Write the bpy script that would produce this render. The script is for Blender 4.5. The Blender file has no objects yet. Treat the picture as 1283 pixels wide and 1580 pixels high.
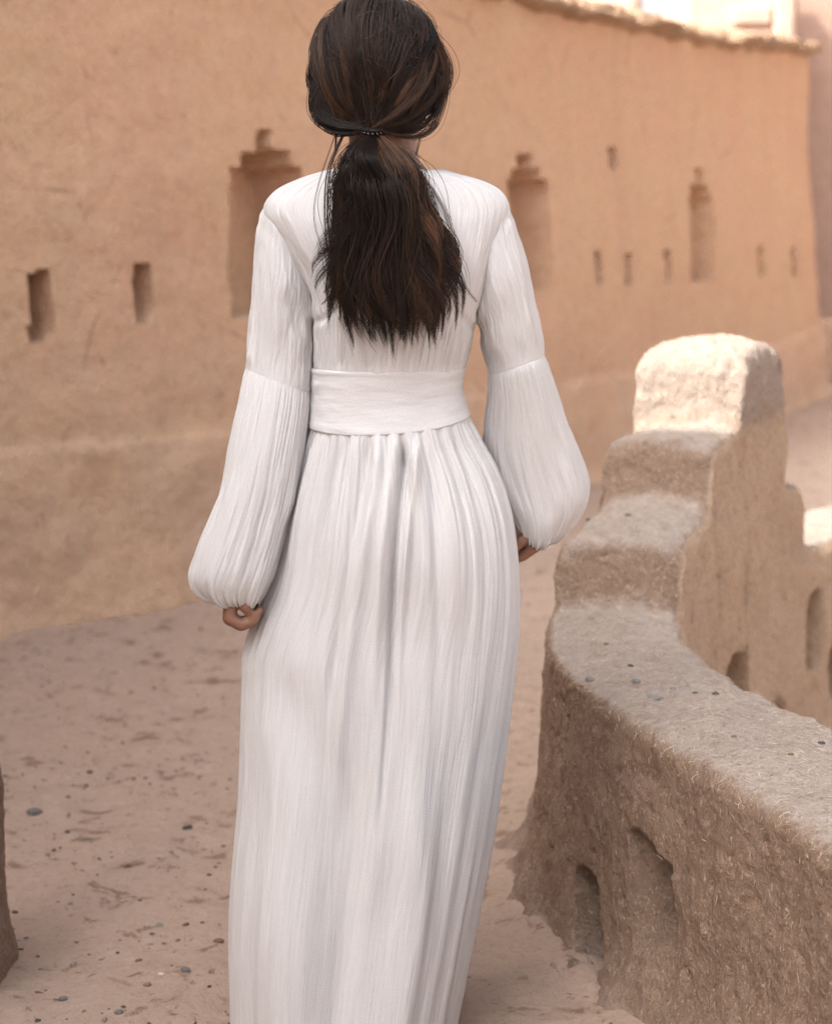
import bpy, math, random
import numpy as np

random.seed(7)
rng = np.random.default_rng(7)
R = math.radians
scene = bpy.context.scene
COL = scene.collection

# ------------------------------------------------------------------ camera
EYE = 1.30
FPX = 2800.0                       # focal length in photo pixels (1283 wide)
PITCH = math.atan(424.0 / FPX)
cd = bpy.data.cameras.new('camera')
cam = bpy.data.objects.new('camera', cd)
COL.objects.link(cam)
cam.location = (0, 0, EYE)
cam.rotation_euler = (R(90) - PITCH, 0, 0)
cd.sensor_fit = 'HORIZONTAL'
cd.sensor_width = 24.0
cd.lens = 24.0 * FPX / 1283.0
cd.clip_start = 0.05
cd.clip_end = 6000
cd.dof.use_dof = True
cd.dof.focus_distance = 2.75
cd.dof.aperture_fstop = 3.2
scene.camera = cam

# ------------------------------------------------------------------ light
SUN_H = np.array([-0.85, -0.53, 0.0])      # horizontal direction towards the sun
ELEV = R(45)
world = bpy.data.worlds.new('World')
scene.world = world
world.use_nodes = True
wn = world.node_tree
sky = wn.nodes.new('ShaderNodeTexSky')
sky.sky_type = 'NISHITA'
sky.sun_disc = False
sky.sun_elevation = ELEV
sky.sun_rotation = math.atan2(SUN_H[0], SUN_H[1])
sky.air_density = 0.6
sky.dust_density = 6.0
sky.ozone_density = 0.4
bg = wn.nodes['Background']
bg.inputs['Strength'].default_value = 0.15
bw = wn.nodes.new('ShaderNodeRGBToBW'); mixs = wn.nodes.new('ShaderNodeMix'); mixs.data_type = 'RGBA'
mixs.inputs[0].default_value = 0.75                  # thin white haze over the whole sky
wn.links.new(sky.outputs[0], bw.inputs[0]); wn.links.new(sky.outputs[0], mixs.inputs[6]); wn.links.new(bw.outputs[0], mixs.inputs[7])
wn.links.new(mixs.outputs[2], bg.inputs[0])

sd = bpy.data.lights.new('sun', 'SUN')
sun = bpy.data.objects.new('sun', sd)
COL.objects.link(sun)
sd.energy = 2.15
sd.angle = R(0.5)
sd.color = (1.0, 0.95, 0.87)
sun.location = (-8, -6, 12)
from mathutils import Vector
toward = Vector((SUN_H[0] * math.cos(ELEV), SUN_H[1] * math.cos(ELEV), math.sin(ELEV) * np.linalg.norm(SUN_H)))
sun.rotation_euler = toward.to_track_quat('Z', 'Y').to_euler()

vs = scene.view_settings
vs.view_transform = 'Standard'
vs.look = 'None'
vs.gamma = 1.0
vs.use_curve_mapping = False
vs.exposure = 2.16
scene.render.engine = 'CYCLES'
scene.cycles.max_bounces = 8
scene.cycles.diffuse_bounces = 6
scene.cycles.use_denoising = True
scene.cycles.denoising_prefilter = 'NONE'

# ------------------------------------------------------------------ maths
CP, SP = math.cos(PITCH), math.sin(PITCH)

def ray(px, py):
    px = np.asarray(px, float); py = np.asarray(py, float)
    x = (px - 641.5) / FPX; v = -(py - 790.0) / FPX
    return np.stack([x, CP + v * SP, -SP + v * CP], -1)

def atY(px, py, Y):
    """world point seen at photo pixel (px, py) at distance Y"""
    d = ray(px, py); t = np.asarray(Y, float) / d[..., 1]
    return d * t[..., None] + np.array([0, 0, EYE])

def atZ(px, py, z):
    d = ray(px, py); t = (z - EYE) / d[..., 2]
    return d * t[..., None] + np.array([0, 0, EYE])

def proj(V):
    q = V - np.array([0, 0, EYE])
    dep = q[:, 1] * CP - q[:, 2] * SP
    up = q[:, 1] * SP + q[:, 2] * CP
    dep = np.where(dep < 0.05, 0.05, dep)
    return np.stack([641.5 + FPX * q[:, 0] / dep, 790 - FPX * up / dep], -1)

def _hash(ix, iy, iz, seed):
    h = (ix * 73856093) ^ (iy * 19349663) ^ (iz * 83492791) ^ (seed * 2654435761)
    h &= 0xffffffff
    h = ((h >> 16) ^ h) * 0x45d9f3b & 0xffffffff
    h = ((h >> 16) ^ h) * 0x45d9f3b & 0xffffffff
    return ((h >> 16) ^ h) & 0xffffffff

_G = np.array([[1,1,0],[-1,1,0],[1,-1,0],[-1,-1,0],[1,0,1],[-1,0,1],[1,0,-1],[-1,0,-1],[0,1,1],[0,-1,1],[0,1,-1],[0,-1,-1]], float)

def noise(p, seed=0):
    """gradient noise, about -1..1"""
    p = np.asarray(p, float)
    i = np.floor(p).astype(np.int64); f = p - i
    u = f * f * f * (f * (f * 6 - 15) + 10)
    out = 0
    for dx in (0, 1):
        wx = u[:, 0] if dx else 1 - u[:, 0]
        for dy in (0, 1):
            wy = u[:, 1] if dy else 1 - u[:, 1]
            for dz in (0, 1):
                wz = u[:, 2] if dz else 1 - u[:, 2]
                g = _G[_hash(i[:, 0] + dx, i[:, 1] + dy, i[:, 2] + dz, seed) % 12]
                d = g[:, 0] * (f[:, 0] - dx) + g[:, 1] * (f[:, 1] - dy) + g[:, 2] * (f[:, 2] - dz)
                out = out + wx * wy * wz * d
    return out

def fbm(p, octv=4, seed=0):
    a, s, out = 1.0, 1.0, 0
    for k in range(octv):
        out = out + a * noise(p * s, seed + k * 17); a *= 0.5; s *= 2.03
    return out

def crom(ctrl, t):
    """Catmull-Rom through the rows of ctrl, t in 0..n-1"""
    c = np.asarray(ctrl, float); n = len(c)
    t = np.clip(np.asarray(t, float), 0, n - 1 - 1e-9)
    i = t.astype(int); f = (t - i)[:, None]
    p0 = c[np.maximum(i - 1, 0)]; p1 = c[i]; p2 = c[np.minimum(i + 1, n - 1)]; p3 = c[np.minimum(i + 2, n - 1)]
    return 0.5 * (2 * p1 + (p2 - p0) * f + (2 * p0 - 5 * p1 + 4 * p2 - p3) * f ** 2 + (3 * p1 - p0 - 3 * p2 + p3) * f ** 3)

def resample(P, n):
    d = np.r_[0, np.cumsum(np.linalg.norm(np.diff(P, axis=0), axis=1))]
    s = np.linspace(0, d[-1], n) if np.isscalar(n) else np.asarray(n)
    return np.stack([np.interp(s, d, P[:, k]) for k in range(P.shape[1])], -1), s

def sstep(a, b, x):
    t = np.clip((x - a) / (b - a), 0, 1); return t * t * (3 - 2 * t)

def poly_sd(P, poly):
    """signed distance of points to a polygon, positive inside"""
    poly = np.asarray(poly, float); n = len(poly)
    best = np.full(len(P), 1e9); inside = np.zeros(len(P), bool)
    for k in range(n):
        a, b = poly[k], poly[(k + 1) % n]
        e = b - a; w = P - a
        t = np.clip((w @ e) / (e @ e), 0, 1)
        best = np.minimum(best, np.linalg.norm(w - t[:, None] * e, axis=1))
        c = ((a[1] > P[:, 1]) != (b[1] > P[:, 1]))
        with np.errstate(divide='ignore', invalid='ignore'):
            xx = (b[0] - a[0]) * (P[:, 1] - a[1]) / (b[1] - a[1]) + a[0]
        inside ^= c & (P[:, 0] < xx)
    return np.where(inside, best, -best)

# ------------------------------------------------------------------ objects
def quads(nr, nc, closed=False):
    r = np.arange(nr - 1)[:, None]; c = np.arange(nc if closed else nc - 1)[None, :]
    c2 = (c + 1) % nc
    return np.stack([r * nc + c, r * nc + c2, (r + 1) * nc + c2, (r + 1) * nc + c], -1).reshape(-1, 4)

def make_mesh(name, V, F, mat=None, smooth=True, uv=None, attrs=None):
    me = bpy.data.meshes.new(name)
    V = np.asarray(V, np.float32); F = np.asarray(F, np.int32); k = F.shape[1]
    me.vertices.add(len(V)); me.vertices.foreach_set('co', V.ravel())
    me.loops.add(F.size); me.loops.foreach_set('vertex_index', F.ravel())
    me.polygons.add(len(F))
    me.polygons.foreach_set('loop_start', np.arange(0, F.size, k, dtype=np.int32))
    me.polygons.foreach_set('use_smooth', np.full(len(F), smooth))
    me.update(calc_edges=True)
    if uv is not None:                       # per loop (len F, k, 2)
        l = me.uv_layers.new(name='UVMap'); l.data.foreach_set('uv', np.asarray(uv, np.float32).ravel())
    for a, val in (attrs or {}).items():
        at = me.attributes.new(a, 'FLOAT', 'POINT'); at.data.foreach_set('value', np.asarray(val, np.float32))
    if mat: me.materials.append(mat)
    return me

def part(name, V, F, mat, parent=None, **kw):
    V = np.asarray(V, float)
    if parent is not None:
        p, off = parent, np.zeros(3)
        while p is not None:
            off = off + np.array(p.location); p = p.parent
        V = V - off
    o = bpy.data.objects.new(name, make_mesh(name, V, F, mat, **kw))
    COL.objects.link(o)
    if parent is not None: o.parent = parent
    return o

def thing(name, label, cat, loc=(0, 0, 0), group=None):
    o = bpy.data.objects.new(name, None); COL.objects.link(o)
    o.location = loc; o.empty_display_size = 0.1
    return tag(o, label, cat, group)

def tag(o, label=None, cat=None, group=None, kind=None):
    if label: o['label'] = label
    if cat: o['category'] = cat
    if group: o['group'] = group
    if kind: o['kind'] = kind
    return o

def compact(V, F):
    """keep only the vertices that F uses"""
    used, inv = np.unique(F, return_inverse=True)
    return V[used], inv.reshape(F.shape)

# ------------------------------------------------------------------ materials
class NT:
    def __init__(self, name):
        self.m = bpy.data.materials.new(name); self.m.use_nodes = True
        self.t = self.m.node_tree; self.b = self.t.nodes['Principled BSDF']
        self.out = self.t.nodes['Material Output']
    def n(self, typ, **kw):
        x = self.t.nodes.new('ShaderNode' + typ)
        for k, v in kw.items():
            if k in x.inputs: self.put(x.inputs[k], v)
            else: setattr(x, k, v)
        return x
    def put(self, sock, v):
        if isinstance(v, bpy.types.NodeSocket): self.t.links.new(v, sock)
        else: sock.default_value = v
    def coord(self, scale=(1, 1, 1), kind='Object'):
        c = self.n('TexCoord'); m = self.n('Mapping'); self.t.links.new(c.outputs[kind], m.inputs['Vector'])
        m.inputs['Scale'].default_value = scale
        return m.outputs[0]
    def noise(self, vec, scale, detail=4, rough=0.55, dist=0.0):
        x = self.n('TexNoise'); self.t.links.new(vec, x.inputs['Vector'])
        x.inputs['Scale'].default_value = scale; x.inputs['Detail'].default_value = detail
        x.inputs['Roughness'].default_value = rough; x.inputs['Distortion'].default_value = dist
        return x.outputs['Fac']
    def ramp(self, fac, stops):
        x = self.n('ValToRGB'); self.t.links.new(fac, x.inputs[0])
        e = x.color_ramp.elements
        while len(e) < len(stops): e.new(0.5)
        for k, (p, c) in enumerate(stops):
            e[k].position = p; e[k].color = (c, c, c, 1) if not hasattr(c, '__len__') else (*c, 1)
        return x.outputs[0]
    def mix(self, fac, a, b, mode='MIX'):
        x = self.n('Mix', data_type='RGBA', blend_type=mode)
        self.put(x.inputs[0], fac)
        for k, v in ((6, a), (7, b)):
            if not isinstance(v, bpy.types.NodeSocket) and len(v) == 3: v = (*v, 1)
            self.put(x.inputs[k], v)
        return x.outputs[2]
    def math(self, op, a, b=0.0, c=0.0):
        x = self.n('Math', operation=op)
        self.put(x.inputs[0], a); self.put(x.inputs[1], b); self.put(x.inputs[2], c)
        return x.outputs[0]
    def bump(self, h, dist, strength=1.0, normal=None):
        x = self.n('Bump'); self.put(x.inputs['Height'], h)
        x.inputs['Distance'].default_value = dist; x.inputs['Strength'].default_value = strength
        if normal is not None: self.t.links.new(normal, x.inputs['Normal'])
        return x.outputs[0]
    def set(self, **kw):
        for k, v in kw.items():
            self.put(self.b.inputs[k.replace('_', ' ')], v)

def mud_material(name, ca, cb, cc, streak=0.0, grain=0.004, coarse=0.008, speck=0.5, big=1.3, worn_lit_col=None, weather=0.0):
    """straw-and-clay render: three earth tones in patches, grain, straw flecks, pits"""
    g = NT(name); v = g.coord()
    p1 = g.noise(v, big, 5, 0.6, 0.3); p2 = g.noise(v, 5.5, 5, 0.65); p3 = g.noise(v, 55, 3, 0.7)
    col = g.mix(g.ramp(p1, [(0.36, 0.0), (0.64, 1.0)]), ca, cb)
    col = g.mix(g.ramp(p2, [(0.46, 0.0), (0.72, 0.75)]), col, cc)
    p4 = g.noise(v, 16, 5, 0.7)
    col = g.mix(g.ramp(p4, [(0.30, 0.55), (0.47, 0.0)]), col, tuple(0.74 * x for x in cb))
    col = g.mix(g.ramp(p4, [(0.55, 0.0), (0.72, 0.5)]), col, tuple(min(1, 1.16 * x) for x in cc))
    if weather:                                      # rain runs, hairline cracks, patched places
        run = g.noise(g.coord((1, 1, 0.10)), 3.2, 5, 0.7, 0.4)
        col = g.mix(g.ramp(run, [(0.33, weather), (0.47, 0.0)]), col, tuple(0.80 * x for x in cb))
        col = g.mix(g.ramp(run, [(0.56, 0.0), (0.70, weather)]), col, tuple(min(1, 1.12 * x) for x in ca))
        vo = g.n('TexVoronoi', feature='DISTANCE_TO_EDGE')
        g.t.links.new(g.mix(0.25, v, g.n('TexNoise', Scale=4.0).outputs['Color']), vo.inputs['Vector']); vo.inputs['Scale'].default_value = 1.1
        gate = g.ramp(g.noise(v, 1.9, 2), [(0.52, 0.0), (0.60, 0.8)])
        crack = g.math('MULTIPLY', g.ramp(vo.outputs['Distance'], [(0.0, 1.0), (0.006, 0.0)]), gate)
        col = g.mix(crack, col, tuple(0.45 * x for x in cb))
    if worn_lit_col:                                     # outer face paler, yellower: open-sky and bounced light put into its colour
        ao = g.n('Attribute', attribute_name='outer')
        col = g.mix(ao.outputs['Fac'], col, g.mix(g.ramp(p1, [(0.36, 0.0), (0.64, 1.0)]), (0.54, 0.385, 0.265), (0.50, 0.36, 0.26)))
        # worn straw-grey top and dusty foot; direct sun painted on the merlon
        at = g.n('Attribute', attribute_name='worn_lit')
        col = g.mix(at.outputs['Fac'], col, g.mix(g.ramp(p2, [(0.4, 0.0), (0.65, 1.0)]), worn_lit_col, tuple(0.86 * x for x in worn_lit_col)))
    # fine mottling: lighter straw dust, darker crumbs
    col = g.mix(g.ramp(p3, [(0.3, 0.30), (0.52, 0.0)]), col, tuple(0.62 * x for x in ca))
    gr = g.noise(v, 95, 6, 0.85)
    col = g.mix(g.ramp(gr, [(0.36, 0.45), (0.5, 0.0)]), col, tuple(0.66 * x for x in cb))
    col = g.mix(g.ramp(gr, [(0.52, 0.0), (0.66, 0.40)]), col, tuple(min(1, 1.35 * x) for x in cc))
    fl = g.noise(g.coord((1, 1, 0.35)), 190, 2, 0.8)
    col = g.mix(g.ramp(fl, [(0.60, 0.0), (0.75, speck)]), col, (0.62, 0.52, 0.38))
    pit = g.noise(g.coord((1, 1, 0.45)), 27, 4, 0.7)
    col = g.mix(g.ramp(pit, [(0.27, 0.7), (0.36, 0.0)]), col, tuple(0.45 * x for x in cb))
    g.set(Base_Color=col, Roughness=0.95)
    g.b.inputs['Specular IOR Level'].default_value = 0.15
    h1 = g.noise(v, 12, 6, 0.65); h2 = g.noise(v, 130, 4, 0.75)
    nrm = g.bump(h1, coarse * 4)
    if streak:
        h3 = g.noise(g.coord((1, 1, 0.12)), 70, 4, 0.7)
        nrm = g.bump(h3, streak, 1.0, nrm)
    nrm = g.bump(g.ramp(pit, [(0.25, 0.0), (0.38, 1.0)]), 0.004, 0.7, nrm)
    nrm = g.bump(h2, grain, 1.0, nrm)
    g.t.links.new(nrm, g.b.inputs['Normal'])
    return g.m

M_WALL = mud_material('wall_mud', (0.61, 0.402, 0.255), (0.605, 0.374, 0.248), (0.565, 0.39, 0.265), grain=0.004, coarse=0.010, speck=0.4, weather=0.25)
M_PLINTH = mud_material('plinth_mud', (0.66, 0.445, 0.31), (0.68, 0.43, 0.27), (0.63, 0.445, 0.325), grain=0.005, coarse=0.012, speck=0.3, big=1.7)
M_PARAPET = mud_material('parapet_mud', (0.275, 0.188, 0.135), (0.235, 0.158, 0.115), (0.31, 0.22, 0.16), streak=0.005, grain=0.006, coarse=0.007, speck=0.8, big=2.5, worn_lit_col=(0.42, 0.348, 0.30))  # dark base carries the shade of the near face and risers
M_COPING = mud_material('coping_mud', (0.47, 0.30, 0.19), (0.38, 0.235, 0.15), (0.54, 0.38, 0.26), grain=0.006, coarse=0.02)
M_HOUSE = mud_material('house_mud', (0.47, 0.335, 0.265), (0.44, 0.305, 0.24), (0.48, 0.36, 0.29), grain=0.004, coarse=0.006)
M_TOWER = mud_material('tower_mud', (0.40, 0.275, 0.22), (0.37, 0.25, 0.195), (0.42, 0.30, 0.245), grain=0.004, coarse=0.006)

def ground_material():
    g = NT('path_earth'); v = g.coord()
    a = g.noise(v, 1.4, 5, 0.6); b = g.noise(v, 9, 5, 0.62, 0.4); c = g.noise(v, 70, 3, 0.7)
    col = g.mix(g.ramp(a, [(0.35, 0.0), (0.65, 1.0)]), (0.405, 0.295, 0.23), (0.385, 0.285, 0.225))
    col = g.mix(g.ramp(b, [(0.50, 0.0), (0.70, 0.8)]), col, (0.44, 0.325, 0.255))
    col = g.mix(g.ramp(b, [(0.35, 0.9), (0.415, 0.0)]), col, (0.20, 0.125, 0.088))
    d = g.noise(v, 19, 4, 0.7, 0.8)
    col = g.mix(g.ramp(d, [(0.33, 0.9), (0.39, 0.0)]), col, (0.15, 0.10, 0.075))
    col = g.mix(g.ramp(c, [(0.30, 0.4), (0.50, 0.0)]), col, (0.24, 0.17, 0.125))
    f = g.noise(v, 210, 2, 0.8)
    col = g.mix(g.ramp(f, [(0.60, 0.0), (0.76, 0.5)]), col, (0.56, 0.45, 0.36))
    g.set(Base_Color=col, Roughness=0.97); g.b.inputs['Specular IOR Level'].default_value = 0.12
    n = g.bump(b, 0.02, 0.8); n = g.bump(d, 0.006, 0.6, n); n = g.bump(g.noise(v, 150, 4, 0.75), 0.004, 1.0, n)
    g.t.links.new(n, g.b.inputs['Normal'])
    return g.m
M_GROUND = ground_material()

def simple(name, col, rough=0.6, spec=0.4, tintmap=None, scale=60, amp=0.25, bump=0.0):
    g = NT(name)
    if tintmap:
        at = g.n('Attribute', attribute_name='tint')
        c = g.ramp(at.outputs['Fac'], tintmap)
    else:
        n = g.noise(g.coord(), scale, 4, 0.6)
        c = g.mix(n, tuple(x * (1 - amp) for x in col), tuple(min(1, x * (1 + amp)) for x in col))
        if bump: g.t.links.new(g.bump(n, bump), g.b.inputs['Normal'])
    g.set(Base_Color=c, Roughness=rough); g.b.inputs['Specular IOR Level'].default_value = spec
    return g.m

def skin_material():
    g = NT('skin'); v = g.coord()
    c = g.mix(g.noise(v, 45, 3), (0.21, 0.10, 0.065), (0.26, 0.13, 0.083))
    g.set(Base_Color=c, Roughness=0.48)
    g.b.inputs['Subsurface Weight'].default_value = 0.12
    g.b.inputs['Subsurface Radius'].default_value = (0.01, 0.004, 0.002)
    g.t.links.new(g.bump(g.noise(v, 420, 3), 0.0006), g.b.inputs['Normal'])
    return g.m
M_SKIN = skin_material()

def cloth_material(name, horiz=False, crinkle=1.0):
    g = NT(name)
    a, b = (270, 8) if not horiz else (14, 70)
    v1 = g.coord((a, b, 1), 'UV'); v2 = g.coord((a * 0.42, b * 0.4, 1), 'UV'); v3 = g.coord((900, 700, 1), 'UV')
    n1 = g.noise(v1, 1.0, 3, 0.55, 0.35); n2 = g.noise(v2, 1.0, 2, 0.5); n3 = g.noise(v3, 1.0, 2, 0.7)
    base = g.mix(g.ramp(n1, [(0.3, 0.0), (0.7, 1.0)]), (0.665, 0.66, 0.665), (0.785, 0.78, 0.785))
    n5 = g.noise(g.coord((520, 430, 1), 'UV'), 1.0, 2, 0.7)
    base = g.mix(g.ramp(n5, [(0.35, 0.22), (0.6, 0.0)]), base, (0.42, 0.41, 0.41))
    g.set(Base_Color=base, Roughness=0.9); g.b.inputs['Specular IOR Level'].default_value = 0.2
    g.b.inputs['Sheen Weight'].default_value = 0.15
    nrm = g.bump(n2, 0.0004 * crinkle, 1.0)
    nrm = g.bump(n1, 0.0013 * crinkle, 1.0, nrm)
    nrm = g.bump(n3, 0.0009, 1.0, nrm)
    g.t.links.new(nrm, g.b.inputs['Normal'])
    tr = g.n('BsdfTranslucent', Color=(0.76, 0.73, 0.70, 1), Normal=nrm)
    mx = g.n('MixShader'); mx.inputs[0].default_value = 0.16
    g.t.links.new(g.b.outputs[0], mx.inputs[1]); g.t.links.new(tr.outputs[0], mx.inputs[2])
    g.t.links.new(mx.outputs[0], g.out.inputs['Surface'])
    return g.m
M_CLOTH = cloth_material('white_gauze')
M_BAND = cloth_material('white_gauze_band', True, 0.45)

M_HAIR = simple('brown_hair', None, 0.42, 0.32, tintmap=[(0.0, (0.007, 0.0045, 0.0035)), (0.4, (0.020, 0.011, 0.0075)), (0.75, (0.062, 0.031, 0.018)), (1.0, (0.125, 0.064, 0.038))])
M_HAIRBASE = simple('hair_base', (0.008, 0.005, 0.004), 0.7, 0.2)

# ================================================================== GROUND
# the parapet's centre line decides where the path ends and the lower outside begins
PAR = np.array([(1.95, -0.6), (1.45, 0.55), (1.05, 1.35), (0.80, 2.00), (0.64, 2.55), (0.50, 3.00), (0.41, 3.40),
                (0.415, 3.75), (0.52, 4.10), (0.64, 4.42), (0.77, 4.76), (0.90, 5.05), (1.06, 5.36), (1.36, 5.72),
                (1.85, 6.02), (2.7, 6.4), (4.2, 6.9), (7.0, 7.6)])
_p = crom(PAR, np.linspace(0, len(PAR) - 1, 1400))

def side_of_parapet(x, y):
    """signed distance: > 0 on the outside (right, low) of the parapet line"""
    best = np.full(x.shape, 1e9); sg = np.zeros(x.shape)
    P = _p[::10]
    for a, b in zip(P[:-1], P[1:]):
        e = b - a; wx, wy = x - a[0], y - a[1]
        t = np.clip((wx * e[0] + wy * e[1]) / (e @ e), 0, 1)
        dx, dy = wx - t * e[0], wy - t * e[1]
        d = np.hypot(dx, dy); k = d < best
        best = np.where(k, d, best); sg = np.where(k, np.sign(-(e[0] * wy - e[1] * wx)), sg)
    return best * sg

def ground_h(x, y):
    p = np.stack([x, y, np.zeros_like(x)], -1)
    h = 0.022 * fbm(p * 0.9, 3, 3) + 0.011 * fbm(p * 5.5, 3, 5) - 0.014 * np.maximum(noise(p * np.array([7.5, 4.5, 1]), 6) - 0.25, 0) + 0.0028 * fbm(p * 26, 3, 9)
    lump = np.maximum(noise(p * 15, 21) - 0.38, 0) * 0.03
    near = 1 - sstep(14, 40, np.hypot(x, y))
    return (h + lump) * near

def axis(fine0, fine1, step, far):
    core = np.arange(fine0, fine1 + 1e-6, step); out = []; d = step; p = fine1
    while p < far: d *= 1.22; p += d; out.append(p)
    d = step; p = fine0; neg = []
    while p > -far: d *= 1.22; p -= d; neg.append(p)
    return np.r_[neg[::-1], core, out]
gx = axis(-1.9, 1.35, 0.0135, 3000); gy = axis(2.6, 8.2, 0.0135, 3000)
GX, GY = np.meshgrid(gx, gy); gxf, gyf = GX.ravel(), GY.ravel()
gz = ground_h(gxf, gyf)
sdp = side_of_parapet(gxf, gyf)
gz = gz - 0.9 * sstep(-0.03, 0.05, sdp) + 0.03 * np.exp(-np.abs(sdp + 0.2) / 0.10) * (sdp < 0)
ground = part('ground', np.stack([gxf, gyf, gz], -1), quads(len(gy), len(gx)), M_GROUND)
tag(ground, kind='structure')

# ================================================================== HIGH WALL
BASE = np.array([(-5.7, 2.25), (-4.8, 2.85), (-3.9, 3.6), (-2.9, 4.35), (-2.05, 5.15), (-1.36, 5.88), (-0.80, 6.52), (0.05, 8.0), (1.02, 9.86), (1.98, 11.95), (2.80, 13.75), (3.42, 15.15)])
_b = crom(BASE, np.linspace(0, len(BASE) - 1, 2000))
BL = np.r_[0, np.cumsum(np.linalg.norm(np.diff(_b, axis=0), axis=1))]
s_left = BL[np.argmin(np.hypot(_b[:, 0] + 1.62, _b[:, 1] - 5.6))]      # just outside the frame
S = np.r_[np.linspace(0, s_left, 40)[:-1], np.arange(s_left, BL[-1], 0.016), BL[-1]]
def wall_base(S):
    b = np.stack([np.interp(S, BL, _b[:, 0]), np.interp(S, BL, _b[:, 1])], -1)
    t = np.stack([np.gradient(b[:, 0], S), np.gradient(b[:, 1], S)], -1)
    t /= np.linalg.norm(t, axis=1)[:, None]
    return b, np.stack([t[:, 1], -t[:, 0]], -1)
wb, wnrm = wall_base(S)
sn = S / BL[-1]
batter = np.tan(R(8.6) * (1 - sn) + R(6.0) * sn)
ztop = np.interp(S, [0, 2.4, s_left, s_left + 1.6, s_left + 3.6, s_left + 5.2, s_left + 7.2, BL[-1] - 1, BL[-1]], [5.2, 5.0, 4.3, 3.4, 2.72, 2.68, 2.72, 2.80, 2.84])
def lean(z): return np.minimum(z, 2.15) + 0.10 * np.maximum(z - 2.15, 0)
for _ in range(4):                                   # top line measured on the photograph
    off_ = -batter * lean(ztop) + 0.05
    pt_ = proj(np.stack([wb[:, 0] + wnrm[:, 0] * off_, wb[:, 1] + wnrm[:, 1] * off_, ztop + 0.10], -1))
    want_ = np.interp(pt_[:, 0], [600, 700, 820, 880, 940, 980, 1040, 1100, 1180, 1235, 1300], [-120, -74, -28, -12, 2, 13, 28, 42, 52, 58, 66])
    k_ = sstep(560, 760, pt_[:, 0])
    ztop = ztop + k_ * (pt_[:, 1] - want_) / FPX * wb[:, 1]
zr = np.r_[np.arange(-0.06, 2.42, 0.0155)]
NZ2 = 22
rows = []
for k in range(len(zr) + NZ2):
    z = np.full(len(S), zr[k]) if k < len(zr) else zr[-1] + (ztop - zr[-1]) * (k - len(zr) + 1) / NZ2
    rows.append(z)
Z = np.array(rows)
NR, NC = Z.shape
SS = np.broadcast_to(S, Z.shape)
def wall_pt(Z, extra):
    off = -batter[None] * lean(Z) + extra
    return np.stack([wb[None, :, 0] + wnrm[None, :, 0] * off, wb[None, :, 1] + wnrm[None, :, 1] * off, Z], -1)
V0 = wall_pt(Z, 0 * Z).reshape(-1, 3)
px = proj(V0)
q = np.stack([SS.ravel(), Z.ravel(), np.zeros(Z.size)], -1)
disp = 0.035 * fbm(q * np.array([0.55, 0.9, 1]), 3, 31) + 0.008 * fbm(q * 5, 4, 37)
# plinth: a thicker layer of render at the foot, its upper edge uneven
dado = np.interp(px[:, 0], [-400, 0, 150, 250, 330, 700, 860, 1000, 1130, 1200, 1262, 1400], [740, 697, 683, 675, 668, 612, 592, 575, 552, 530, 500, 470])
dado = dado + 5 * noise(q * 2.2, 41) + 3 * noise(q * 7, 43)
pm = sstep(-9, 9, px[:, 1] - dado)
disp += pm * (0.022 + 0.02 * fbm(q * 3.2, 3, 47))
disp += 0.10 * np.exp(-np.maximum(Z.ravel(), 0) / 0.07) * (0.5 + noise(q * 1.6, 49))      # earth heaped at the foot
OPEN = [  # name, depth, polygon in photo pixels
    ('niche', 0.24, [(351, 262), (369, 262), (369, 237), (392, 235), (391, 205), (409, 205), (411, 234), (440, 235), (443, 262), (459, 262), (478, 486), (364, 486)]),
    ('niche', 0.22, [(785, 280), (792, 279), (792, 263), (800, 262), (799, 239), (818, 239), (819, 262), (829, 263), (830, 279), (839, 281), (853, 445), (806, 447)]),
    ('niche', 0.22, [(1062, 306), (1066, 304), (1066, 288), (1073, 287), (1073, 262), (1083, 262), (1084, 286), (1092, 288), (1093, 303), (1097, 305), (1105, 430), (1069, 432)]),
    ('arrow_slit', 0.26, [(45, 424), (73, 421), (79, 521), (50, 524)]),
    ('arrow_slit', 0.26, [(208, 410), (229, 408), (237, 491), (213, 494)]),
    ('arrow_slit', 0.24, [(914, 390), (923, 389), (928, 437), (919, 439)]),
    ('arrow_slit', 0.24, [(964, 393), (972, 392), (977, 437), (969, 439)]),
    ('arrow_slit', 0.24, [(1028, 389), (1035, 388), (1039, 432), (1033, 434)]),
    ('arrow_slit', 0.24, [(1170, 383), (1177, 382), (1181, 424), (1174, 426)]),
    ('arrow_slit', 0.24, [(1217, 385), (1223, 384), (1227, 426), (1221, 428)]),
    ('vent_hole', 0.16, [(941, 230), (952, 229), (955, 258), (944, 259)]),
]
oid = np.full(len(V0), -1)
for k, (nm, dep, poly) in enumerate(OPEN):
    pp = np.array(poly, float)
    near = np.where((px[:, 0] > pp[:, 0].min() - 12) & (px[:, 0] < pp[:, 0].max() + 12) & (px[:, 1] > pp[:, 1].min() - 12) & (px[:, 1] < pp[:, 1].max() + 12))[0]
    w = 0.9 + 0.6 * noise(q[near] * 9, 60 + k)
    sdv = poly_sd(px[near], pp) + w
    m = sstep(-0.8, 1.6, sdv)
    disp[near] -= dep * m
    oid[near[sdv > -0.8]] = k
VW = wall_pt(Z, disp.reshape(Z.shape)).reshape(-1, 3)
FW = quads(NR, NC)
fo = oid[FW]; inhole = (fo >= 0).any(1)
fid = np.where(inhole, fo.max(1), -1)
isp = (pm[FW].mean(1) > 0.5) & ~inhole
wall = thing('mud_wall', 'long high tan mud wall with stepped niches and narrow slits behind the woman', 'wall', (0.05, 8.0, 0))
part('wall_face', *compact(VW, FW[~inhole & ~isp]), M_WALL, wall)
part('plinth', *compact(VW, FW[isp]), M_PLINTH, wall)
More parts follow.
